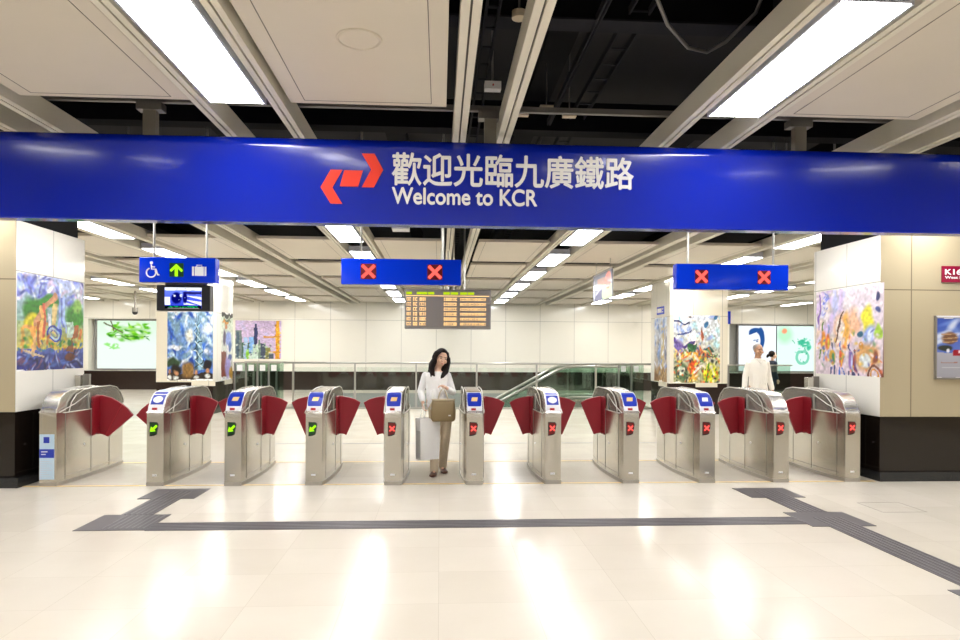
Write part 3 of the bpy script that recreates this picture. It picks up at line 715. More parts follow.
        for k, w in enumerate((.07, .05)): b.box(-.07, -.07+w, -.0075, -.006, .395-k*.03, .405-k*.03, M['sticker_w'])
        b.build('notice_text', pn)
    # flaps
    for s, kind in ((-1, left), (1, right)):
        if not kind: continue
        x0 = .122 if kind == 'std' else .108
        if kind == 'std':
            pts = [(0, .995), (.07, .993), (.15, .98), (.24, .955), (.32, .910), (.25, .74), (.14, .485), (.11, .50), (.06, .508), (0, .495)]
            b = MB(); b.prism([(s*(x0+x), z) for x, z in pts], 'y', .82, .86, M['red']); b.build('flap', r, bevel=.008)
        else:
            pts = [(0, 1.0), (.09, .995), (.20, .965), (.31, .90), (.40, .83), (.475, .74), (.33, .61), (.16, .465), (.11, .49), (.05, .51), (0, .50)]
            b = MB(); b.prism([(s*(x0+x), z) for x, z in pts], 'y', .82, .86, M['red']); b.build('flap', r, bevel=.008)
            b = MB(); b.tube([(s*(x0+.34), .818, .88), (s*(x0+.14), .818, .49)], .005, M['redslot'], 6); b.build('flap_seam', r)
        b = MB(); b.prism([(.655, .985), (.69, .995), (.83, .995), (.83, .495), (.76, .515), (.69, .50), (.655, .52)], 'x', s*.150, s*.170, M['red']); b.build('side_pad', r, bevel=.006)
    return r
GX = [-4.50, -3.29, -2.40, -1.47, -.545, .415, 1.36, 2.31, 3.25, 4.175, 5.095]
spec = [('leftmost plain steel fare gate with blue and white notices on its front', 'notice', 'plain', None, 'wide', .04),
        ('green arrow fare gate with white oval reader and white top sheet, by the wide passage', 'go', 'disc', 'wide', 'std', .02),
        ('fare gate with green arrow, second of the three arrow gates, blue reader with yellow sticker', 'go', 'yellow', 'std', 'std', 0),
        ('fare gate with green arrow nearest the woman, third of the arrow gates', 'go', 'yellow', 'std', 'std', 0),
        ('narrow looking fare gate with red cross, at the left side of the walking woman', 'x', 'yellow', 'std', None, -.02),
        ('fare gate with red cross just right of the walking woman', 'x', 'yellow', None, 'std', -.02),
        ('fare gate with red cross and a white oval reader disc', 'x', 'disc', 'std', 'std', 0),
        ('fare gate with red cross, blue reader, directly right of the oval reader gate', 'x', 'yellow', 'std', 'std', 0),
        ('red cross fare gate in front of the right mural pillar, last with blue reader', 'x', 'white', 'std', 'std', 0),
        ('plain steel fare gate with red cross, second from the right, below the standing man', 'x', 'plain', 'std', 'std', 0),
        ('rightmost plain steel fare gate with red cross, beside the right wall', 'x', 'plain', 'std', None, .02)]
for x, (lb, st, rd, lf, rt, dy) in zip(GX, spec): gate(x, 7.9+dy, lb, st, rd, lf, rt)
for x0, x1, lb in ((-4.83, -4.66, 'brushed steel filler post between left wall and leftmost gate'), (5.25, 5.43, 'brushed steel filler post between rightmost gate and right wall')):
    r = empty('filler_post', ((x0+x1)/2, 9.2 if x0 > 0 else 9.12, 0), lb, 'post'); w = (x1-x0)/2
    b = MB(); b.box(-w, -.01, 0, .1, 0, 1.235, M['steel']); b.build('post_panel', r, bevel=.004)
    b = MB(); b.box(.01, w, .02, .08, 0, 1.25, M['seam']); b.build('post_panel', r, bevel=.004)

# ================================================================== MURALS, POSTERS, LIGHT BOXES
def mural_wrap(p, name, p00, ux, uz, label, cat='mural', mat='paint', thick=.015, group=None):
    o = p.build(name, M[mat], (0, 0, 0), ux, uz, None, thick); o.location = p00; return tag(o, label, cat, group)
# left wall mural: harbour, towers and a junk
p = Paint(130, 110, .03, 21); p.grad((.10, .14, .40), (.22, .28, .62), 0, .22); p.grad((.72, .66, .30), (.50, .62, .40), .22, .5); p.grad((.45, .62, .55), (.62, .68, .92), .5, 1)
p.dabs(60, (0, 1, .74, 1), [(.9, .92, 1), (.35, .4, .8), (.25, .28, .62), (.8, .7, .85)], (.09, .03), 1)
p.ell(.25, .62, .2, .16, (.10, .38, .05), .3); p.ell(.20, .50, .12, .12, (.72, .66, .05), .3); p.ell(.45, .74, .16, .08, (.12, .42, .07), .3); p.ell(.86, .60, .16, .18, (.16, .45, .10), .3); p.ell(.9, .72, .1, .1, (.45, .68, .25), .4)
p.line(.25, .5, .52, .8, .03, (.70, .45, .30)); p.line(.10, .42, .42, .5, .02, (.85, .55, .25))
for x, y0, y1, w, c in ((.08, .25, .42, .03, (.80, .55, .20)), (.22, .22, .48, .035, (.85, .52, .22)), (.29, .25, .5, .02, (.55, .22, .08)), (.34, .28, .66, .03, (.88, .62, .30)), (.38, .3, .7, .02, (.75, .25, .18)), (.46, .42, .62, .022, (.85, .85, .92)), (.52, .4, .72, .025, (.82, .68, .38)), (.60, .40, .84, .022, (.48, .58, .88)), (.65, .45, .80, .018, (.30, .36, .72)), (.69, .40, .82, .02, (.55, .66, .90)), (.77, .36, .55, .05, (.72, .84, .80)), (.86, .34, .48, .04, (.62, .26, .12)), (.95, .32, .44, .03, (.78, .35, .15)), (.5, .22, .35, .03, (.88, .68, .18))): p.rect(x-w, x+w, y0, y1, c, .9)
for k in range(3): p.ring(.52, .40, .09-.025*k, .08-.022*k, .14, (.10, .18, .62) if k != 1 else (.55, .72, .9))
p.dabs(70, (0, 1, .2, .34), [(.15, .45, .12), (.8, .7, .1), (.1, .3, .5), (.75, .35, .1)], (.035, .02), 5)
p.grad((.07, .10, .34), (.14, .2, .5), 0, .17); p.dabs(70, (0, 1, 0, .17), [(.08, .1, .42), (.55, .6, .82), (.2, .3, .6), (.35, .2, .3), (.05, .05, .2)], (.09, .018), 9)
p.tri([(.70, .18), (.82, .36), (.84, .17)], (.42, .22, .10)); p.ell(.78, .13, .10, .045, (.30, .13, .06), .3); p.ell(.77, .29, .05, .06, (.10, .32, .12), .4); p.line(.2, .16, .24, .34, .02, (.8, .6, .35)); p.line(.12, .2, .35, .13, .015, (.75, .65, .5))
p.speck(.35); mural_wrap(p, 'wall_mural', (-4.838, 7.92, 1.325), (0, 1.42, 0), (0, 0, 1.15), 'colourful harbour mural with towers and a sailing junk, on the left wall')
# right wall mural: abstract figures; vertical axis z, runs away from the viewer
p = Paint(130, 110, .03, 31); p.grad((.80, .72, .78), (.86, .80, .86)); p.dabs(60, (0, .55, .4, 1), [(.9, .86, .9), (.72, .74, .95), (.9, .78, .7), (.8, .7, .9)], (.05, .16), 2)
def fig(x, y, h, c1, c2, c3):
    p.ell(x, y, .045, h*.5, c1, .3); p.ell(x+.012, y-h*.1, .02, h*.35, c2, .4); p.line(x, y+h*.45, x-.01, y+h*.75, .012, c3); p.line(x-.03, y-h*.5, x-.045, y-h*.9, .012, c3); p.line(x+.02, y-h*.5, x+.03, y-h*.9, .012, c3)
p.dabs(16, (.08, .22, .7, .95), [(.3, .38, .85), (.45, .5, .9)], (.035, .012), 6); p.line(.05, .55, .05, .95, .012, (.45, .3, .7))
p.ell(.45, .5, .18, .25, (.86, .62, .42), .4); p.ell(.4, .48, .07, .22, (.92, .84, .80), .3); p.ell(.50, .52, .05, .25, (.92, .62, .18), .4); p.line(.33, .4, .45, .72, .012, (.25, .12, .05)); p.ell(.6, .62, .12, .2, (.92, .66, .5), .5)
fig(.13, .42, .26, (.90, .48, .08), (.88, .75, .12), (.25, .42, .12)); fig(.20, .38, .24, (.88, .35, .08), (.85, .7, .1), (.5, .55, .8))
fig(.28, .20, .22, (.80, .55, .08), (.15, .42, .2), (.12, .15, .35)); fig(.42, .20, .24, (.85, .22, .06), (.9, .6, .1), (.15, .3, .7)); fig(.56, .17, .26, (.45, .3, .62), (.65, .7, .85), (.12, .12, .3)); fig(.63, .14, .2, (.45, .08, .10), (.2, .12, .4), (.1, .1, .3))
p.ell(.80, .62, .10, .18, (.88, .84, .12), .4); p.ell(.82, .45, .10, .14, (.50, .62, .92), .4); p.ell(.84, .46, .05, .08, (.8, .85, .95), .4); p.ell(.70, .48, .05, .04, (.05, .28, .4), .3); p.ell(.93, .86, .03, .06, (.06, .08, .28), .3); p.ell(.95, .72, .04, .04, (.1, .15, .4), .4); p.ell(.95, .5, .06, .1, (.55, .75, .15), .4)
p.ell(.80, .22, .2, .2, (.80, .55, .28), .4); p.ell(.77, .17, .08, .08, (.82, .86, .88), .25); p.ring(.90, .02, .09, .09, .16, (.35, .14, .06)); p.ring(.90, .02, .05, .05, .2, (.82, .5, .12)); p.ell(.9, .22, .05, .1, (.45, .18, .08), .4); p.ell(.71, .35, .05, .05, (.82, .5, .12), .3)
p.dabs(70, (.05, .98, .05, .5), [(.85, .3, .1), (.2, .25, .6), (.9, .7, .2), (.3, .5, .3), (.9, .85, .9)], (.02, .025), 3, .5)
p.speck(.25); p.u0 = 1-p.u0
p.u0 = 1-p.u0
o = mural_wrap(p, 'wall_mural', (5.458, 9.36, 1.29), (0, -1.46, 0), (0, 0, 1.175), 'pale mural of orange, yellow and blue figures, on the right wall')
# right pillar mural front
p = Paint(110, 150, .03, 41); p.grad((.60, .60, .40), (.80, .84, .92)); p.dabs(60, (0, 1, .5, 1), [(.85, .88, .95), (.5, .6, .85), (.9, .85, .8), (.6, .8, .85)], (.08, .04), 1)
p.line(0, .93, .35, .86, .012, (.12, .14, .30)); p.line(.1, .7, .4, .78, .012, (.15, .2, .45)); p.line(0, .62, .2, .5, .03, (.22, .16, .42)); p.line(.2, .5, .42, .62, .02, (.2, .15, .4)); p.ell(.1, .52, .12, .14, (.35, .28, .6), .5)
p.ell(.70, .88, .05, .05, (.12, .32, .52), .3); p.ell(.90, .96, .05, .04, (.1, .3, .5), .3); p.ell(.36, .97, .04, .03, (.3, .3, .3), .4); p.rect(.30, .48, .44, .58, (.10, .28, .16)); p.rect(.34, .46, .62, .76, (.88, .90, .94)); p.ell(.62, .68, .06, .08, (.62, .28, .16), .4); p.tri([(.58, .66), (.62, .84), (.68, .66)], (.45, .2, .12))
p.rect(.62, .9, .36, .44, (.12, .18, .20)); p.ell(.76, .49, .14, .03, (.08, .25, .22), .3); p.rect(.15, .6, .36, .44, (.85, .55, .12)); p.dabs(80, (0, 1, .3, .5), [(.75, .3, .15), (.3, .5, .25), (.9, .8, .4), (.25, .25, .4), (.9, .88, .8)], (.05, .02), 6)
p.ell(.16, .16, .16, .15, (.25, .35, .22), .3); p.ell(.15, .17, .08, .07, (.75, .80, .72), .3); p.ell(.42, .22, .13, .14, (.85, .25, .08), .3); p.line(.35, .1, .62, .26, .02, (.9, .85, .85)); p.ell(.42, .08, .12, .08, (.85, .60, .2), .4); p.ell(.80, .14, .2, .16, (.78, .78, .10), .3); p.line(.7, .02, .76, .26, .02, (.2, .4, .1)); p.line(.86, .02, .84, .24, .02, (.9, .9, .6))
p.dabs(110, (0, 1, 0, .36), [(.2, .3, .15), (.85, .3, .1), (.9, .8, .2), (.1, .12, .12), (.9, .85, .75)], (.03, .025), 7, .7); p.speck(.4)
mural_wrap(p, 'pillar_mural', (5.90, 16.498, .80), (1.20, 0, 0), (0, 0, 1.71), 'busy green, orange and blue city mural on front of the right pillar')
p = Paint(50, 120, .03, 51); p.grad((.60, .48, .34), (.72, .80, .94)); p.rect(.3, .5, .1, .9, (.45, .5, .62)); p.rect(.55, .75, .12, .85, (.72, .62, .38)); p.rect(.8, .95, .15, .7, (.35, .38, .5)); p.dabs(60, (0, 1, .2, 1), [(.85, .9, 1), (.4, .55, .85), (.7, .65, .6)], (.1, .04), 3); p.dabs(40, (0, 1, 0, .2), [(.45, .3, .18), (.7, .55, .35)], (.1, .03), 4); p.speck(.3)
mural_wrap(p, 'pillar_mural', (5.798, 17.7, .80), (0, -1.0, 0), (0, 0, 1.68), 'narrow mural of pale towers on the left side of the right pillar')
# left pillar: blue tower mural, and narrow figure mural on the side
p = Paint(110, 150, .03, 61); p.grad((.12, .28, .70), (.50, .66, .78)); p.dabs(70, (0, 1, .25, 1), [(.7, .82, .9), (.15, .35, .8), (.35, .5, .6), (.06, .2, .62), (.85, .9, .95)], (.12, .04), 1)
p.ell(.48, .66, .12, .12, (.88, .88, .82), .5); p.ell(.18, .48, .2, .04, (.9, .93, .98), .5); p.ell(.88, .74, .15, .1, (.85, .92, .96), .5)
p.tri([(.60, .15), (.66, .95), (.82, .15)], (.42, .60, .72)); p.tri([(.60, .15), (.66, .95), (.67, .15)], (.15, .28, .38)); p.line(.62, .95, .60, .8, .006, (.1, .12, .2))
for k in range(5): p.line(.60, .18+.13*k, .80-.025*k, .30+.13*k, .007, (.06, .12, .12)); p.line(.60, .30+.13*k, .80-.025*k, .18+.13*k, .007, (.75, .85, .85))
p.rect(0, 1, 0, .10, (.12, .09, .07)); p.ell(.15, .26, .2, .08, (.12, .20, .12), .4); p.ell(.88, .22, .14, .09, (.06, .06, .08), .3); p.ell(.45, .14, .17, .14, (.48, .34, .16), .4); p.ell(.2, .15, .12, .1, (.06, .05, .04), .4)
for x in (.06, .2, .65, .88): p.ell(x, .12, .05, .05, (.68, .45, .30), .4); p.ell(x, .04, .07, .04, (.82, .85, .85), .4)
p.speck(.35); mural_wrap(p, 'pillar_mural', (-6.58, 16.498, .82), (1.08, 0, 0), (0, 0, 1.69), 'blue mural of a glass tower under clouds, on the left pillar front')
p = Paint(50, 140, .03, 71); p.grad((.82, .82, .85), (.75, .82, .72)); p.rect(0, 1, .93, 1, (.05, .06, .05)); p.ell(.5, .88, .4, .04, (.25, .35, .2), .4); p.ell(.35, .86, .3, .03, (.85, .5, .08), .3); p.ell(.4, .8, .12, .04, (.72, .42, .25), .3); p.ell(.6, .6, .3, .16, (.45, .55, .88), .3); p.ell(.25, .62, .14, .14, (.2, .15, .28), .4); p.ell(.75, .5, .2, .1, (.12, .28, .62), .4); p.rect(0, .42, .05, .42, (.38, .12, .06)); p.ell(.55, .2, .3, .2, (.55, .5, .8), .4); p.ell(.75, .33, .2, .05, (.1, .2, .5), .4); p.ell(.85, .1, .2, .12, (.72, .5, .1), .4); p.ell(.55, .45, .1, .1, (.9, .9, .95), .4); p.speck(.3)
mural_wrap(p, 'pillar_mural', (-5.488, 17.08, .80), (0, .92, 0), (0, 0, 1.72), 'narrow mural of a blue robed figure on the left pillar side')
for x, y, d, lb in ((-5.72, 16.488, 'x', 'cream caption plate under the blue tower mural'), (-5.478, 17.65, 'y', 'cream caption plate under the narrow robed figure mural'), (6.75, 16.488, 'x', 'cream caption plate under the green and orange city mural'), (5.79, 17.0, 'y', 'cream caption plate under the narrow tower mural')):
    b = MB()
    if d == 'x': b.box(x-.28, x+.28, y-.008, y+.013, .69, .80, M['pil'])
    else: b.box(x-(.012 if x < 0 else .006), x+(.006 if x < 0 else .012), y-.3, y+.3, .68, .79, M['pil'])
    single(b, 'caption_plate', lb, 'plate')
# city poster on the back wall
p = Paint(120, 100, .012, 81); p.grad((.72, .62, .78), (.78, .68, .86)); p.dabs(20, (0, 1, .6, 1), [(.85, .76, .9), (.75, .7, .9)], (.1, .04), 1)
for x0, x1, y1, c in ((0, .14, .75, (.35, .42, .42)), (.03, .08, .7, (.2, .28, .35)), (.14, .30, .42, (.18, .30, .22)), (.18, .27, .55, (.55, .68, .85)), (.29, .40, .56, (.42, .65, .92)), (.40, .48, .82, (.12, .15, .32)), (.42, .46, .92, (.1, .12, .3)), (.38, .50, .38, (.72, .82, .75)), (.50, .55, .5, (.35, .45, .4)), (.55, .66, .40, (.18, .22, .3)), (.65, .76, .30, (.42, .42, .18)), (.24, .30, .25, (.45, .75, .15)), (.74, .84, .14, (.2, .24, .3)), (.3, .5, .15, (.75, .85, .8))): p.rect(x0, x1, 0, y1, c)
p.rect(.88, .96, 0, 1, (.90, .58, .06)); p.rect(.60, .98, .56, .60, (.80, .50, .10)); p.rect(.72, .98, .16, .20, (.80, .50, .10)); p.dabs(24, (.87, .97, 0, 1), [(.95, .8, .3), (.7, .4, .05)], (.02, .03), 3); p.dabs(60, (0, .8, 0, .4), [(.6, .75, .6), (.15, .2, .25), (.8, .85, .8)], (.03, .03), 4, .5); p.speck(.2)
mural_wrap(p, 'city_poster', (-7.95, 26.385, 1.2), (1.76, 0, 0), (0, 0, 1.5), 'lilac poster of city towers beside a yellow crane, on the back wall', 'poster')
# light boxes
def lightbox(p, x0, x1, y, z0, z1, label):
    r = empty('light_box', ((x0+x1)/2, y, z0), label, 'light box'); w = (x1-x0)/2
    b = MB(); b.box(-w-.05, w+.05, .0, .12, -.04, z1-z0+.05, M['board_case']); b.build('case', r)
    p.build('backlit_picture', M['lightbox'], (-w, -.006, 0), (2*w, 0, 0), (0, 0, z1-z0), r, .004); return r
W_ = (.80, .86, .82)
p = Paint(130, 90, .02, 91); p.c[:] = W_; p.grad((.80, .86, .83), (.72, .85, .72), .5, 1)
p.ell(.52, .74, .34, .20, (.30, .62, .10), .9); p.dabs(60, (.15, .8, .62, .95), [(.25, .6, .08), (.45, .75, .15), (.12, .4, .05), (.8, .88, .8)], (.06, .03), 2); p.line(.10, .95, .4, .75, .012, (.3, .28, .2)); p.line(.2, 1, .25, .8, .01, (.3, .28, .2)); p.dabs(16, (.12, .32, .42, .52), [(.45, .78, .35)], (.04, .02), 5); p.line(.3, .68, .8, .66, .008, (.12, .3, .05))
lightbox(p, -13.3, -10.85, 26.7, .80, 2.66, 'backlit white poster with bright green leaves, on the back wall at left')
p = Paint(120, 110, .006, 101); p.c[:] = (.84, .88, .92)
B_ = (.10, .22, .45)
p.ell(.47, .86, .22, .10, B_, .15); p.ell(.42, .80, .18, .06, (.84, .88, .92), .15); p.ell(.58, .72, .12, .26, B_, .12); p.ell(.46, .66, .125, .20, (.84, .88, .92), .12); p.line(.62, .70, .60, .50, .035, B_); p.line(.60, .50, .50, .40, .035, B_); p.ell(.50, .40, .09, .05, B_, .2); p.line(.40, .68, .52, .69, .010, B_); p.ell(.49, .655, .035, .015, B_, .3); p.line(.28, .82, .44, .86, .018, B_); p.line(.38, .51, .45, .50, .008, B_, .6)
lightbox(p, 12.28, 13.86, 26.7, .80, 2.66, 'backlit white poster with a dark blue stencil face, behind the standing man')
p = Paint(110, 110, .02, 111); p.c[:] = (.78, .90, .85); p.ell(.2, .8, .3, .25, (.60, .84, .66), .6); p.ell(.2, .88, .07, .07, (.90, .50, .35), .4); p.ell(.72, .62, .18, .1, (.18, .62, .46), .3); p.ell(.84, .52, .08, .1, (.22, .66, .5), .4); p.ell(.62, .54, .06, .06, (.78, .9, .86), .4); p.ring(.68, .30, .15, .14, .22, (.28, .66, .52), .8); p.ell(.7, .3, .1, .08, (.75, .88, .85), .4); p.dabs(24, (.5, .9, .2, .75), [(.15, .55, .42), (.8, .92, .88), (.4, .75, .62)], (.04, .02), 3); p.line(.4, .68, .46, .62, .012, (.3, .6, .5))
lightbox(p, 13.90, 15.5, 26.7, .80, 2.66, 'backlit pale green poster with teal shapes, next to the right wall mural')
# exit sign and framed poster on the right wall, small blue signs on the right pillar
r = empty('exit_sign', (6.245, 7.93, 2.478), 'maroon exit sign with white letters on the right wall', 'sign')
b = MB(); b.box(0, 1.5, 0, .018, 0, .205, M['exit']); b.build('sign_plate', r, bevel=.003)
text_mesh('K16 new', 'exit_lettering', M['text'], (.035, .52, .095, .165), -.001, r, .003, .02); text_mesh('West Rail Station', 'small_lettering', M['text'], (.035, .56, .045, .078), -.001, r, .003, .01)
r = empty('framed_poster', (6.157, 7.93, 1.27), 'silver framed poster of a pagoda under a blue sky, on the right wall', 'poster')
p = Paint(110, 90, .015, 121); p.grad((.52, .52, .56), (.58, .58, .62), 0, .42); p.grad((.25, .35, .70), (.12, .22, .6), .42, 1); p.dabs(26, (0, 1, .6, 1), [(.75, .80, .9), (.3, .42, .75)], (.14, .05), 1); p.ell(.13, .66, .10, .11, (.36, .22, .14), .3)
for k in range(3): p.line(.05, .60+.06*k, .21, .61+.06*k, .008, (.65, .48, .32))
p.ell(.08, .5, .08, .06, (.1, .12, .1), .3); p.rect(.16, 1, .36, .46, (.55, .03, .08)); p.rect(.22, .28, .40, .45, (.85, .8, .8)); p.rect(.35, .6, .40, .44, (.85, .8, .8)); p.ell(.10, .46, .02, .04, (.85, .86, .9), .3); p.rect(.04, .2, .24, .255, (.55, .35, .3)); p.rect(.04, .35, .16, .17, (.7, .7, .72))
p.build('poster_face', M['paint'], (.02, -.006, .02), (1.3, 0, 0), (0, 0, .745), r, .004)
b = MB(); b.box(0, 1.34, -.002, .02, 0, .785, M['seam']); b.box(-.004, .014, -.018, .02, -.004, .79, M['seam']); b.box(0, 1.34, -.018, .02, .77, .79, M['sticker_w']); b.box(0, 1.34, -.018, .02, -.004, .014, M['seam']); b.build('frame', r)
b = MB(); b.box(7.301, 7.42, 16.6, 16.64, 2.30, 2.63, M['sign']); single(b, 'small_sign', 'small blue sign sticking out from the right pillar', 'sign')
r = empty('small_sign', (5.798, 17.2, 2.56), 'small blue sign with white marks on the side of the right pillar', 'sign')
b = MB(); b.box(-.012, .001, -.28, .28, 0, .21, M['sign']); b.build('sign_plate', r)
b = MB(); b.box(-.015, -.012, -.1, .22, .05, .16, M['text']); b.box(-.015, -.012, -.22, -.16, .12, .16, M['text']); b.box(-.015, -.012, -.22, -.16, .05, .08, M['text']); b.build('sign_mark', r)

# ================================================================== RAILINGS, GLASS BARRIERS, ESCALATOR
r = empty('glass_railing', (0, 18.0, 0), 'steel handrail with clear glass panels along the escalator opening', 'railing')
posts = [-3.905+1.634*k for k in range(7)]
b = MB(); b.tube([(-4.15, 0, 1.235), (5.95, 0, 1.235)], .028, M['rail'], 10); b.build('handrail', r, smooth=True)
for x in posts:
    b = MB(); b.box(x-.022, x+.022, -.03, .03, 0, 1.21, M['rail']); b.build('post', r)
for i in range(len(posts)-1):
    b = MB(); b.box(posts[i]+.04, posts[i+1]-.04, -.006, .006, .06, 1.12, M['glass']); b.build('glass_panel', r)
b = MB(); b.box(-4.3, 6.0, -.06, -.035, -.001, .05, M['rail']); b.build('kerb', r)
def barrier(x0, x1, y, n, label, rows=(0, .9), top=1.235, stickers=True):
    r = empty('glass_barrier', ((x0+x1)/2, y, 0), label, 'glass barrier'); w = (x1-x0)/2
    for q, dy in enumerate(rows):
        for k in range(n):
            a = -w+2*w*k/n + (.12*q)
            b = MB(); b.box(a+.015, a+2*w/n-.015, dy-.008, dy+.008, .05, top-.02, M['glass_g']); b.build('glass_panel', r)
            b = MB(); b.box(a-.02, a+.02, dy-.03, dy+.03, 0, top-.02, M['board_case']); b.build('post', r)
            if stickers and q == 0: b = MB(); b.box(a+.06, a+.20, dy-.012, dy-.009, top-.22, top-.06, M['sticker_w']); b.build('panel_sticker', r)
    b = MB()
    for q, dy in enumerate(rows): b.box(-w-.03, w+.03, dy-.035, dy+.035, top-.02, top+.015, M['rail'])
    b.build('top_rail', r); return r
barrier(-5.40, -4.22, 17.9, 4, 'green tinted glass barrier with white stickers, right of the left pillar', (-.0,), stickers=True)
barrier(-5.40, -4.35, 18.9, 5, 'green tinted glass barrier standing second, just behind the stickered one', (0,), stickers=False)
barrier(7.76, 9.50, 17.5, 3, 'green tinted glass barrier behind the standing man', (0,), stickers=False)
barrier(5.0, 5.72, 18.35, 2, 'green glass barrier left of the right pillar', (0,), stickers=True)
# escalator: comes up from the lower left to a flat landing on the right
r = empty('escalator', (3.7, 20.0, 0), 'escalator with pale handrails rising to the right behind the railing', 'escalator')
def esc_side(y, name):
    top = [(-3.6, -3.05+.9), (0, -1.0)]
    pts = [(-3.3, -.75), (-.1, 1.0), (.12, 1.07), (.4, 1.10), (2.25, 1.10)]
    low = [(2.25, .12), (.35, .12), (.10, .08), (-.1, .02), (-3.3, -1.73)]
    b = MB(); b.prism(pts+low, 'y', y-.008, y+.008, M['glass_g']); b.build('balustrade_glass', r)
    b = MB(); b.tube([(x, y, z+.02) for x, z in pts], .045, M['rail'], 10); b.build('handrail', r, smooth=True)
    b = MB(); b.prism([(-3.3, -1.73), (-.1, .02), (.1, .08), (.35, .12), (2.25, .12), (2.25, -.3), (.35, -.3), (-.1, -.42), (-3.3, -2.2)], 'y', y-.06, y+.06, M['steel']); b.build('skirt', r)
    b = MB(); b.tube([(-3.3, y-.06, -1.66), (-.1, y-.06, .09), (.1, y-.06, .15), (.35, y-.06, .19), (2.25, y-.06, .19)], .03, M['rail'], 8); b.build('deck_edge', r)
esc_side(0, 'a'); esc_side(1.25, 'b')
b = MB()
for k in range(18): b.box(-.1-.175*(k+1), -.1-.175*k, .08, 1.17, -.02-.096*(k+1)-.1, -.02-.096*(k+1), M['seam'])
b.build('steps', r); b = MB(); b.box(-.1, 2.3, .06, 1.19, -.3, .0, M['seam']); b.build('landing', r)

# ================================================================== PEOPLE
def remesh(mb, name, parent, voxel, smooth=4, mat=None):
    o = mb.build(name, None)
    m = o.modifiers.new('r', 'REMESH'); m.mode = 'VOXEL'; m.voxel_size = voxel
    if smooth: sm = o.modifiers.new('s', 'SMOOTH'); sm.iterations = smooth; sm.factor = .5
    bpy.context.view_layer.update(); dg = bpy.context.evaluated_depsgraph_get()
    me = bpy.data.meshes.new_from_object(o.evaluated_get(dg)); me.name = name
    old = o.data; o.modifiers.clear(); o.data = me; bpy.data.meshes.remove(old)
    me.materials.clear(); me.materials.append(mat); me.polygons.foreach_set('material_index', [0]*len(me.polygons)); me.polygons.foreach_set('use_smooth', [True]*len(me.polygons))
    if parent is not None: o.parent = parent
    return o
def limb(mb, pts, rad, seg=12):
    mb.tube(pts, 0, None_m, seg, True, rad)
    for p, r in zip(pts, rad): mb.sphere(p, r, None_m, seg, 8)
None_m = M['skin']
def ring(cx, cy, z, rx, ry, n=24): return [(cx+rx*math.cos(2*PI*k/n), cy+ry*math.sin(2*PI*k/n), z) for k in range(n)]
def lerp(a, b, t): return tuple(a[i]+(b[i]-a[i])*t for i in range(3))
def hand(mb, wrist, direction, palm_n, s=1.0, curl=.5, thumb_side=1):
    """palm + five fingers; direction = where fingers point, palm_n = the way the palm faces"""
    d = Vector(direction).normalized(); n = Vector(palm_n); n = (n - d*n.dot(d)).normalized(); sd = d.cross(n).normalized()*thumb_side
    w = Vector(wrist)
    c = w + d*.045*s
    m = Matrix((sd, n, d)).transposed().to_4x4()
    mb.sphere(c, .045*s, None_m, 14, 10, (.86, .38, 1.05), m)
    for k, (off, ln) in enumerate(((.028, .062), (.010, .072), (-.009, .067), (-.027, .052))):
        p = w + d*.078*s + sd*off*s; dirv = d.copy(); pts = [w + d*.05*s + sd*off*.8*s, p]
        for j in range(3):
            a = curl*(.55+.1*k)*(j+1)*.8; dirv = (d*math.cos(a)+n*math.sin(a)).normalized(); p = p + dirv*ln*s*(.45, .32, .23)[j]; pts.append(p)
        limb(mb, pts, [.0095*s, .0095*s, .0088*s, .008*s, .007*s], 8)
    p0 = w + d*.02*s + sd*.02*s; p1 = p0 + (sd*.030 + d*.022 + n*.008)*s; p2 = p1 + (sd*.008 + d*.026 + n*.012)*s; p3 = p2 + (d*.02 + n*.012)*s
    limb(mb, [p0, p1, p2, p3], [.013*s, .012*s, .0105*s, .009*s], 8)
def head(mb, mtx, s=1.0, female=True):
    """face looks to local -Y; origin at the head centre"""
    def S(c, r, sc): mb.sphere(mtx @ Vector([x*s for x in c]), r*s, None_m, 20, 14, sc, mtx.to_3x3().to_4x4())
    S((0, .012, .028), .1, (.76, .93, .86)); S((0, -.022, -.02), .08, (.80, .80, 1.0)); S((0, -.045, -.075), .034, (1.15, 1.0, .95)); S((0, -.01, -.05), .06, (.93, .95, .95))
    S((0, -.098, -.012), .013, (.85, 1.0, 1.9)); S((0, -.106, -.030), .014, (1.1, 1.0, .85))                 # nose
    S((0, -.088, -.064), .016, (1.5, .8, .8))                                                                 # lips mass
    for q in (-1, 1):
        S((q*.040, -.066, -.035), .026, (1, .9, 1)); S((q*.03, -.082, .028), .016, (1.6, .6, .5)); S((q*.077, .005, -.01), .018, (.35, .8, 1.5))
def face_parts(parent, mtx, s, brow, lipm):
    for q in (-1, 1):
        b = MB(); b.sphere(mtx @ Vector((q*.031*s, -.0895*s, .004*s)), .0085*s, M['eye'], 12, 8, (1.35, .5, .6), mtx.to_3x3().to_4x4()); b.build('eye', parent, smooth=True)
        b = MB(); b.tube([mtx @ Vector((q*x*s, y*s, z*s)) for x, y, z in ((.015, -.098, .024), (.030, -.0965, .030), (.048, -.083, .025))], .0028*s, brow, 6); b.build('eyebrow', parent, smooth=True)
    b = MB(); b.sphere(mtx @ Vector((0, -.101*s, -.062*s)), .014*s, lipm, 12, 8, (1.35, .35, .42), mtx.to_3x3().to_4x4()); b.build('lips', parent, smooth=True)
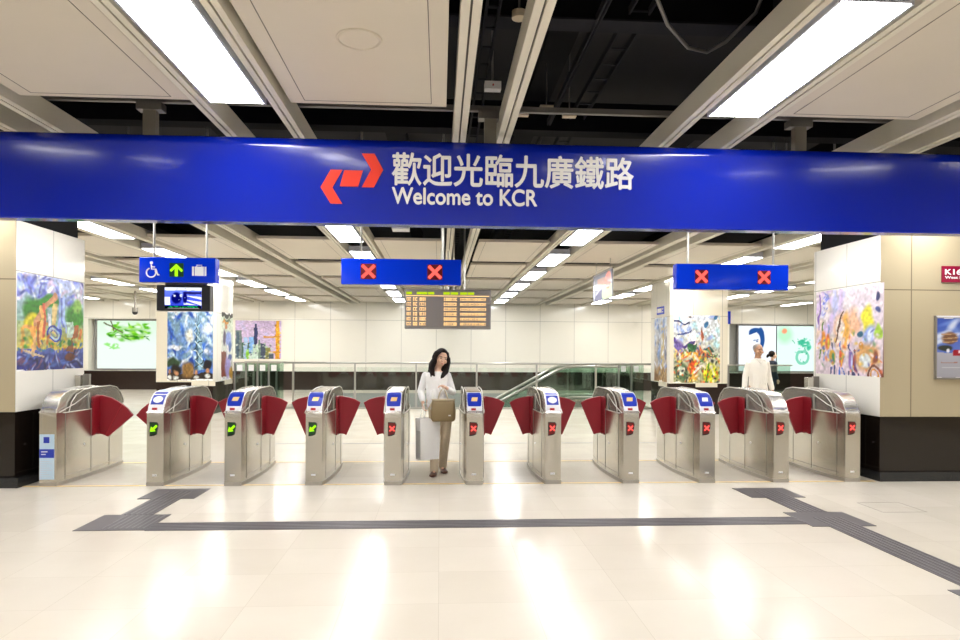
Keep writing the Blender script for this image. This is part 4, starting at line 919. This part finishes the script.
def shoe(parent, p, yaw, mat, s=1.0, tilt=0):
    b = MB(); m = Matrix.Translation(p) @ Matrix.Rotation(yaw, 4, 'Z') @ Matrix.Rotation(tilt, 4, 'X')
    rings = []
    for y, w, h in ((.055, .022, .05), (.045, .030, .068), (.01, .033, .072), (-.04, .036, .055), (-.10, .045, .040), (-.145, .042, .030), (-.175, .022, .018)):
        rings.append([m @ Vector((w*s*math.cos(t)*(1 if math.sin(t) > 0 else 1.05), y*s, max(0.002, h*s*.5+h*s*.5*math.sin(t)))) for t in [2*PI*k/14 for k in range(14)]])
    b.loft(rings, mat); o = b.build('shoe', parent, smooth=True); return o

# ---- the woman walking through the open gate
r = empty('person', (0.0, 8.62, 0), 'woman in white blouse and khaki trousers walking through the open gate, holding bags', 'person')
TILT = R(11)
hm = Matrix.Translation((.022, -.035, 1.497)) @ Matrix.Rotation(TILT, 4, 'Y') @ Matrix.Rotation(R(14), 4, 'Z') @ Matrix.Rotation(R(7), 4, 'X')
Rs, Re, Rw = (-.188, .01, 1.268), (-.245, .0, 1.06), (-.215, -.11, .925)     # her right arm (left in the picture)
Ls, Le, Lw = (.100, .01, 1.268), (.165, -.01, 1.055), (.085, -.185, 1.115)
Rh, Rk, Ra = (-.055, -.01, .86), (-.06, -.10, .48), (-.068, -.09, .085)
Lh, Lk, La = (.085, .01, .86), (.075, .0, .47), (.045, .14, .10)
b = MB(); head(b, hm, .98)
limb(b, [(-.045, .0, 1.27), (-.03, -.005, 1.36), (.005, -.01, 1.45)], [.056, .047, .048])
b.loft([ring(-.045, 0, z, rx, ry) for z, rx, ry in ((.86, .125, .095), (.95, .13, .10), (1.05, .11, .085), (1.18, .125, .095), (1.27, .14, .085), (1.315, .10, .065), (1.335, .05, .045))], None_m)
limb(b, [Rs, lerp(Rs, Re, .5), Re], [.043, .038, .034]); limb(b, [Re, lerp(Re, Rw, .4), Rw], [.034, .031, .022])
limb(b, [Ls, lerp(Ls, Le, .5), Le], [.043, .038, .034]); limb(b, [Le, lerp(Le, Lw, .4), Lw], [.034, .031, .022])
limb(b, [Rh, lerp(Rh, Rk, .5), Rk, lerp(Rk, Ra, .35), Ra], [.075, .062, .046, .046, .030]); limb(b, [Lh, lerp(Lh, Lk, .5), Lk, lerp(Lk, La, .35), La], [.075, .062, .046, .046, .030])
for a, dy in ((Ra, -.08), (La, -.08)): limb(b, [(a[0], a[1]+.02, a[2]-.03), (a[0], a[1]+dy, .035)], [.026, .02])
hand(b, Rw, (.10, -.35, -.9), (.8, -.2, .1), .98, .9, 1)
hand(b, Lw, (-.55, -.35, .30), (-.2, -.3, -.9), .98, .8, 1)
remesh(b, 'body', r, .0062, 4, M['skin'])
face_parts(r, hm, .98, M['hair'], M['lips'])
rnd2 = random.Random(3)
# hair: cap, parting, long sides
b = MB()
def HS(c, rr, sc): b.sphere(hm @ Vector(c), rr, None_m, 18, 12, sc, hm.to_3x3().to_4x4())
HS((0, .036, .030), .102, (.87, .90, .90)); HS((0, .05, -.02), .10, (.84, .72, 1.1)); HS((0, .0, .085), .066, (.95, .95, .42))
def HL(pts, rad): limb(b, [hm @ Vector(p) for p in pts], rad, 10)
HL([(-.01, -.045, .108), (-.055, -.045, .075), (-.086, -.025, .0), (-.098, -.01, -.08), (-.105, -.02, -.15), (-.085, -.05, -.21), (-.06, -.075, -.235)], [.014, .018, .020, .030, .040, .030, .012])
HL([(-.01, -.045, .108), (.055, -.045, .075), (.086, -.025, .0), (.098, -.015, -.08), (.085, -.04, -.16), (.045, -.08, -.22), (.03, -.09, -.245)], [.014, .018, .020, .032, .038, .026, .012])
HL([(-.06, .04, -.04), (-.09, .04, -.12), (-.10, .02, -.20)], [.05, .05, .035]); HL([(.06, .04, -.04), (.07, .04, -.12), (.06, .0, -.22)], [.05, .05, .035]); HL([(0, .07, -.05), (0, .07, -.14), (-.01, .06, -.2)], [.06, .055, .04])
HL([(-.02, -.05, .105), (-.05, -.07, .07), (-.074, -.062, .03)], [.010, .012, .008])
for k in range(26):
    q = rnd2.choice((-1, 1)); z = rnd2.uniform(-.22, .02); x = q*(.085+.02*rnd2.random()); y = rnd2.uniform(-.04, .04)
    HL([(x, y, z+.06), (x+q*.010, y-.01, z), (x-q*.004, y-.02, z-.05)], [.010, .014, .008])
remesh(b, 'hair', r, .006, 3, M['hair'])
# blouse
b = MB()
b.loft([ring(-.045 + dx, -.002, z, rx, ry) for z, rx, ry, dx in ((.84, .160, .122, .04), (.90, .155, .120, .03), (1.0, .138, .108, .01), (1.1, .132, .104, 0), (1.2, .142, .107, 0), (1.265, .150, .090, 0), (1.305, .118, .070, 0), (1.325, .075, .055, 0))], None_m)
limb(b, [Rs, lerp(Rs, Re, .5), Re, lerp(Re, Rw, .45), lerp(Re, Rw, .8)], [.047, .048, .047, .043, .036]); limb(b, [Ls, lerp(Ls, Le, .5), Le, lerp(Le, Lw, .45), lerp(Le, Lw, .78)], [.047, .048, .047, .043, .036])
rnd2 = random.Random(3)
for k in range(14): a = rnd2.uniform(-2.6, -.5); z = rnd2.uniform(.9, 1.2); limb(b, [(-.045+.135*math.cos(a), .108*math.sin(a), z), (-.045+.15*math.cos(a+.15), .112*math.sin(a+.15), z-.12)], [.008, .014], 6)
remesh(b, 'blouse', r, .007, 5, M['blouse'])
b = MB()
b.loft([ring(.015, 0, z, rx, ry) for z, rx, ry in ((.80, .150, .115), (.86, .158, .118), (.93, .145, .108))], None_m)
limb(b, [(-.055, -.005, .84), lerp(Rh, Rk, .5), Rk, lerp(Rk, Ra, .5), (Ra[0], Ra[1], .055)], [.090, .080, .066, .058, .055]); limb(b, [(.09, .005, .84), lerp(Lh, Lk, .5), Lk, lerp(Lk, La, .5), (La[0], La[1], .075)], [.090, .080, .066, .058, .055])
remesh(b, 'trousers', r, .0075, 5, M['khaki'])
shoe(r, (Ra[0], Ra[1]-.0, 0.0), R(-6), M['shoe'], 1.05); shoe(r, (La[0], La[1], 0.004), R(8), M['shoe'], 1.05)

# handbag and paper bag she holds
hb = empty('handbag', (.045, 8.62-.225, .70), 'tan leather handbag with pale rim, held in front of the woman', 'bag', rz=R(4))
b = MB(); prof = []
for z, hw, hd in ((0, .135, .05), (.03, .155, .065), (.12, .158, .068), (.22, .148, .055), (.27, .140, .045)): prof.append([(hw*(abs(math.cos(t))**.5)*(1 if math.cos(t) > 0 else -1), hd*(abs(math.sin(t))**.6)*(1 if math.sin(t) > 0 else -1), z) for t in [2*PI*k/28 for k in range(28)]])
b.loft(prof, M['bag']); b.build('bag_body', hb, smooth=True)
b = MB(); b.tube([(.142*(abs(math.cos(t))**.5)*(1 if math.cos(t) > 0 else -1), .047*(abs(math.sin(t))**.6)*(1 if math.sin(t) > 0 else -1), .272) for t in [2*PI*k/28 for k in range(29)]], .009, M['bag_trim'], 6); b.build('rim', hb, smooth=True)
b = MB(); b.tube([(-.07, -.03, .27), (-.045, -.01, .36), (.0, .02, .425), (.03, .0, .36), (.06, -.03, .27)], .008, M['bag_trim'], 8); b.build('handle', hb, smooth=True)
b = MB(); b.tube([(-.13, .0, .25), (-.18, .02, .16), (-.17, .03, .05), (-.13, .02, .02)], .012, M['bag_trim'], 8); b.build('strap', hb, smooth=True)
b = MB(); b.box(.06, .09, -.073, -.066, .07, .085, M['sticker_w']); b.build('clasp', hb)
pb = empty('paper_bag', (-.155, 8.62-.175, .215), 'large white paper shopping bag hanging from the hand of the walking woman', 'bag', rz=R(28))
b = MB(); b.add([(-.12, -.06, 0), (.14, -.06, 0), (.14, .07, 0), (-.12, .07, 0), (-.13, -.065, .52), (.15, -.065, .52), (.15, .075, .52), (-.13, .075, .52)], [(0, 1, 5, 4), (1, 2, 6, 5), (2, 3, 7, 6), (3, 0, 4, 7), (3, 2, 1, 0)], M['bagpaper'])
b.build('bag_body', pb, fix=True)
b = MB(); b.box(-.127, -.124, -.06, .068, .02, .51, M['bagside']); b.build('gusset', pb)
for y in (-.06, .07):
    b = MB(); b.tube([(-.07, y, .50), (-.065, y*.6, .60), (-.055, y*.1, .70), (.0, y*.1, .70), (.05, y*.6, .60), (.06, y, .50)], .004, M['bagpaper'], 6); b.build('handle', pb, smooth=True)

# ---- the man standing behind the gates
r = empty('person', (6.13, 12.5, 0), 'man with cropped grey hair in a long cream shirt, standing behind the gates', 'person')
hm = Matrix.Translation((0, -.02, 1.625)) @ Matrix.Rotation(R(4), 4, 'Z')
b = MB(); head(b, hm, 1.06)
limb(b, [(0, .01, 1.40), (0, .0, 1.47), (0, -.005, 1.56)], [.066, .060, .055])
b.loft([ring(0, 0, z, rx, ry) for z, rx, ry in ((.90, .15, .11), (1.0, .16, .12), (1.15, .14, .105), (1.30, .155, .105), (1.38, .15, .085), (1.43, .11, .07), (1.465, .06, .055))], None_m)
arms = []
for q in (-1, 1):
    s_, e_, w_ = (q*.178, .01, 1.375), (q*.235, .03, 1.12), (q*.275, -.03, .86); arms.append((s_, e_, w_))
    limb(b, [s_, lerp(s_, e_, .5), e_, lerp(e_, w_, .4), w_], [.042, .042, .038, .036, .026]); hand(b, w_, (q*.03, -.1, -1), (-q, -.3, 0), 1.05, .45, -q)
    limb(b, [(q*.09, 0, .92), (q*.10, -.01, .70), (q*.10, -.01, .50), (q*.10, .01, .35), (q*.10, .02, .08)], [.085, .07, .053, .054, .034]); limb(b, [(q*.10, .03, .06), (q*.105, -.10, .035)], [.03, .025])
remesh(b, 'body', r, .0075, 4, M['skin2']); face_parts(r, hm, 1.06, M['hair_g'], M['skin2'])
b = MB(); b.sphere(hm @ Vector((0, .03, .045)), .108, None_m, 20, 12, (.80, .92, .84)); remesh(b, 'hair', r, .008, 3, M['hair_g'])
b = MB()
b.loft([ring(0, 0, z, rx, ry) for z, rx, ry in ((.62, .195, .16), (.72, .185, .155), (.9, .17, .145), (1.1, .165, .140), (1.3, .185, .13), (1.40, .175, .105), (1.45, .145, .088), (1.468, .10, .07))], None_m)
for s_, e_, w_ in arms: limb(b, [s_, lerp(s_, e_, .5), e_, lerp(e_, w_, .45), lerp(e_, w_, .86)], [.060, .056, .054, .052, .050])
for k in range(22): a = rnd2.uniform(-2.6, -.5); z = rnd2.uniform(.8, 1.25); limb(b, [(.17*math.cos(a), .125*math.sin(a), z), (.20*math.cos(a), .145*math.sin(a), z-.22)], [.008, .016], 6)
remesh(b, 'long_shirt', r, .009, 4, M['shirt'])
b = MB()
for q in (-1, 1): limb(b, [(q*.09, 0, .85), (q*.10, -.01, .50), (q*.10, .015, .06)], [.095, .085, .070])
remesh(b, 'trousers', r, .01, 4, M['shirt'])
for q in (-1, 1): shoe(r, (q*.10, .02, 0), R(q*8), M['shoe'], 1.2)
b = MB(); b.tube([(-.075, -.075, 1.475), (-.04, -.105, 1.43), (0, -.122, 1.37), (.04, -.105, 1.43), (.075, -.075, 1.475)], .010, M['shirt'], 6); b.build('collar', r, smooth=True)

# ---- the person in navy behind the glass
r = empty('person', (9.60, 18.7, 0), 'person in navy top with tied black hair, passing behind the glass barrier', 'person')
hm = Matrix.Translation((.02, 0, 1.50)) @ Matrix.Rotation(R(78), 4, 'Z')
b = MB(); head(b, hm, .98); limb(b, [(-.01, 0, 1.28), (0, 0, 1.36), (.005, 0, 1.44)], [.055, .048, .046])
b.loft([ring(0, 0, z, rx, ry) for z, rx, ry in ((.86, .10, .14), (1.0, .095, .13), (1.18, .10, .14), (1.27, .09, .16), (1.32, .06, .11), (1.335, .05, .05))], None_m)
for q in (-1, 1):
    limb(b, [(0, q*.18, 1.27), (-.03, q*.21, 1.02), (.06, q*.20, .80)], [.042, .035, .024]); hand(b, (.06, q*.20, .80), (.15, 0, -1), (0, -q, 0), .95, .5, 1)
    limb(b, [(0, q*.08, .86), (.05*q, q*.08, .46), (.10*q-.04, q*.08, .08)], [.08, .048, .03]); limb(b, [(.10*q-.04, q*.08, .06), (.10*q+.08, q*.08, .03)], [.026, .02])
remesh(b, 'body', r, .009, 4, M['skin'])
b = MB(); b.sphere(hm @ Vector((0, .035, .035)), .105, None_m, 18, 12, (.88, .92, .92)); b.sphere((-.125, 0, 1.49), .045, None_m, 12, 8); limb(b, [(-.07, 0, 1.50), (-.12, 0, 1.49), (-.15, 0, 1.45)], [.04, .035, .03]); remesh(b, 'hair', r, .008, 3, M['hair'])
b = MB(); b.loft([ring(0, 0, z, rx, ry) for z, rx, ry in ((.80, .13, .18), (1.0, .125, .165), (1.18, .13, .175), (1.28, .11, .18), (1.33, .07, .12), (1.345, .06, .06))], None_m)
for q in (-1, 1): limb(b, [(0, q*.18, 1.27), (-.03, q*.21, 1.02), (.045, q*.20, .84)], [.058, .052, .046])
remesh(b, 'top', r, .01, 4, M['navy'])
b = MB()
for q in (-1, 1): limb(b, [(0, q*.08, .84), (.05*q, q*.08, .46), (.10*q-.04, q*.08, .09)], [.10, .075, .06])
remesh(b, 'trousers', r, .01, 4, M['navy'])
for q in (-1, 1): shoe(r, (.10*q-.04, q*.08, 0), R(90), M['black'], 1.0)

# ================================================================== LIGHT, CAMERA, VIEW
w = bpy.data.worlds.new('world'); scene.world = w; w.use_nodes = True
w.node_tree.nodes['Background'].inputs[0].default_value = (.02, .02, .025, 1); w.node_tree.nodes['Background'].inputs[1].default_value = 1
cam = bpy.data.cameras.new('camera'); co = bpy.data.objects.new('camera', cam); COL.objects.link(co); scene.camera = co
F_PX = 665.0
cam.sensor_fit = 'HORIZONTAL'; cam.sensor_width = 36; cam.lens = 36*F_PX/960; cam.shift_y = 30/960; cam.clip_end = 200; cam.clip_start = .05
co.location = (0, 0, 1.6)
co.rotation_mode = 'XYZ'
yaw = math.atan(40/F_PX)
co.matrix_world = Matrix.Translation((0, 0, 1.6)) @ Matrix.Rotation(-yaw, 4, 'Z') @ Matrix.Rotation(R(90), 4, 'X') @ Matrix.Rotation(R(.33), 4, 'Z')
scene.view_settings.view_transform = 'Standard'; scene.view_settings.look = 'None'; scene.view_settings.gamma = 1; scene.view_settings.use_curve_mapping = False
scene.view_settings.exposure = 1.30
scene.cycles.max_bounces = 10; scene.cycles.transparent_max_bounces = 16; scene.cycles.sample_clamp_indirect = 6; scene.cycles.use_denoising = True
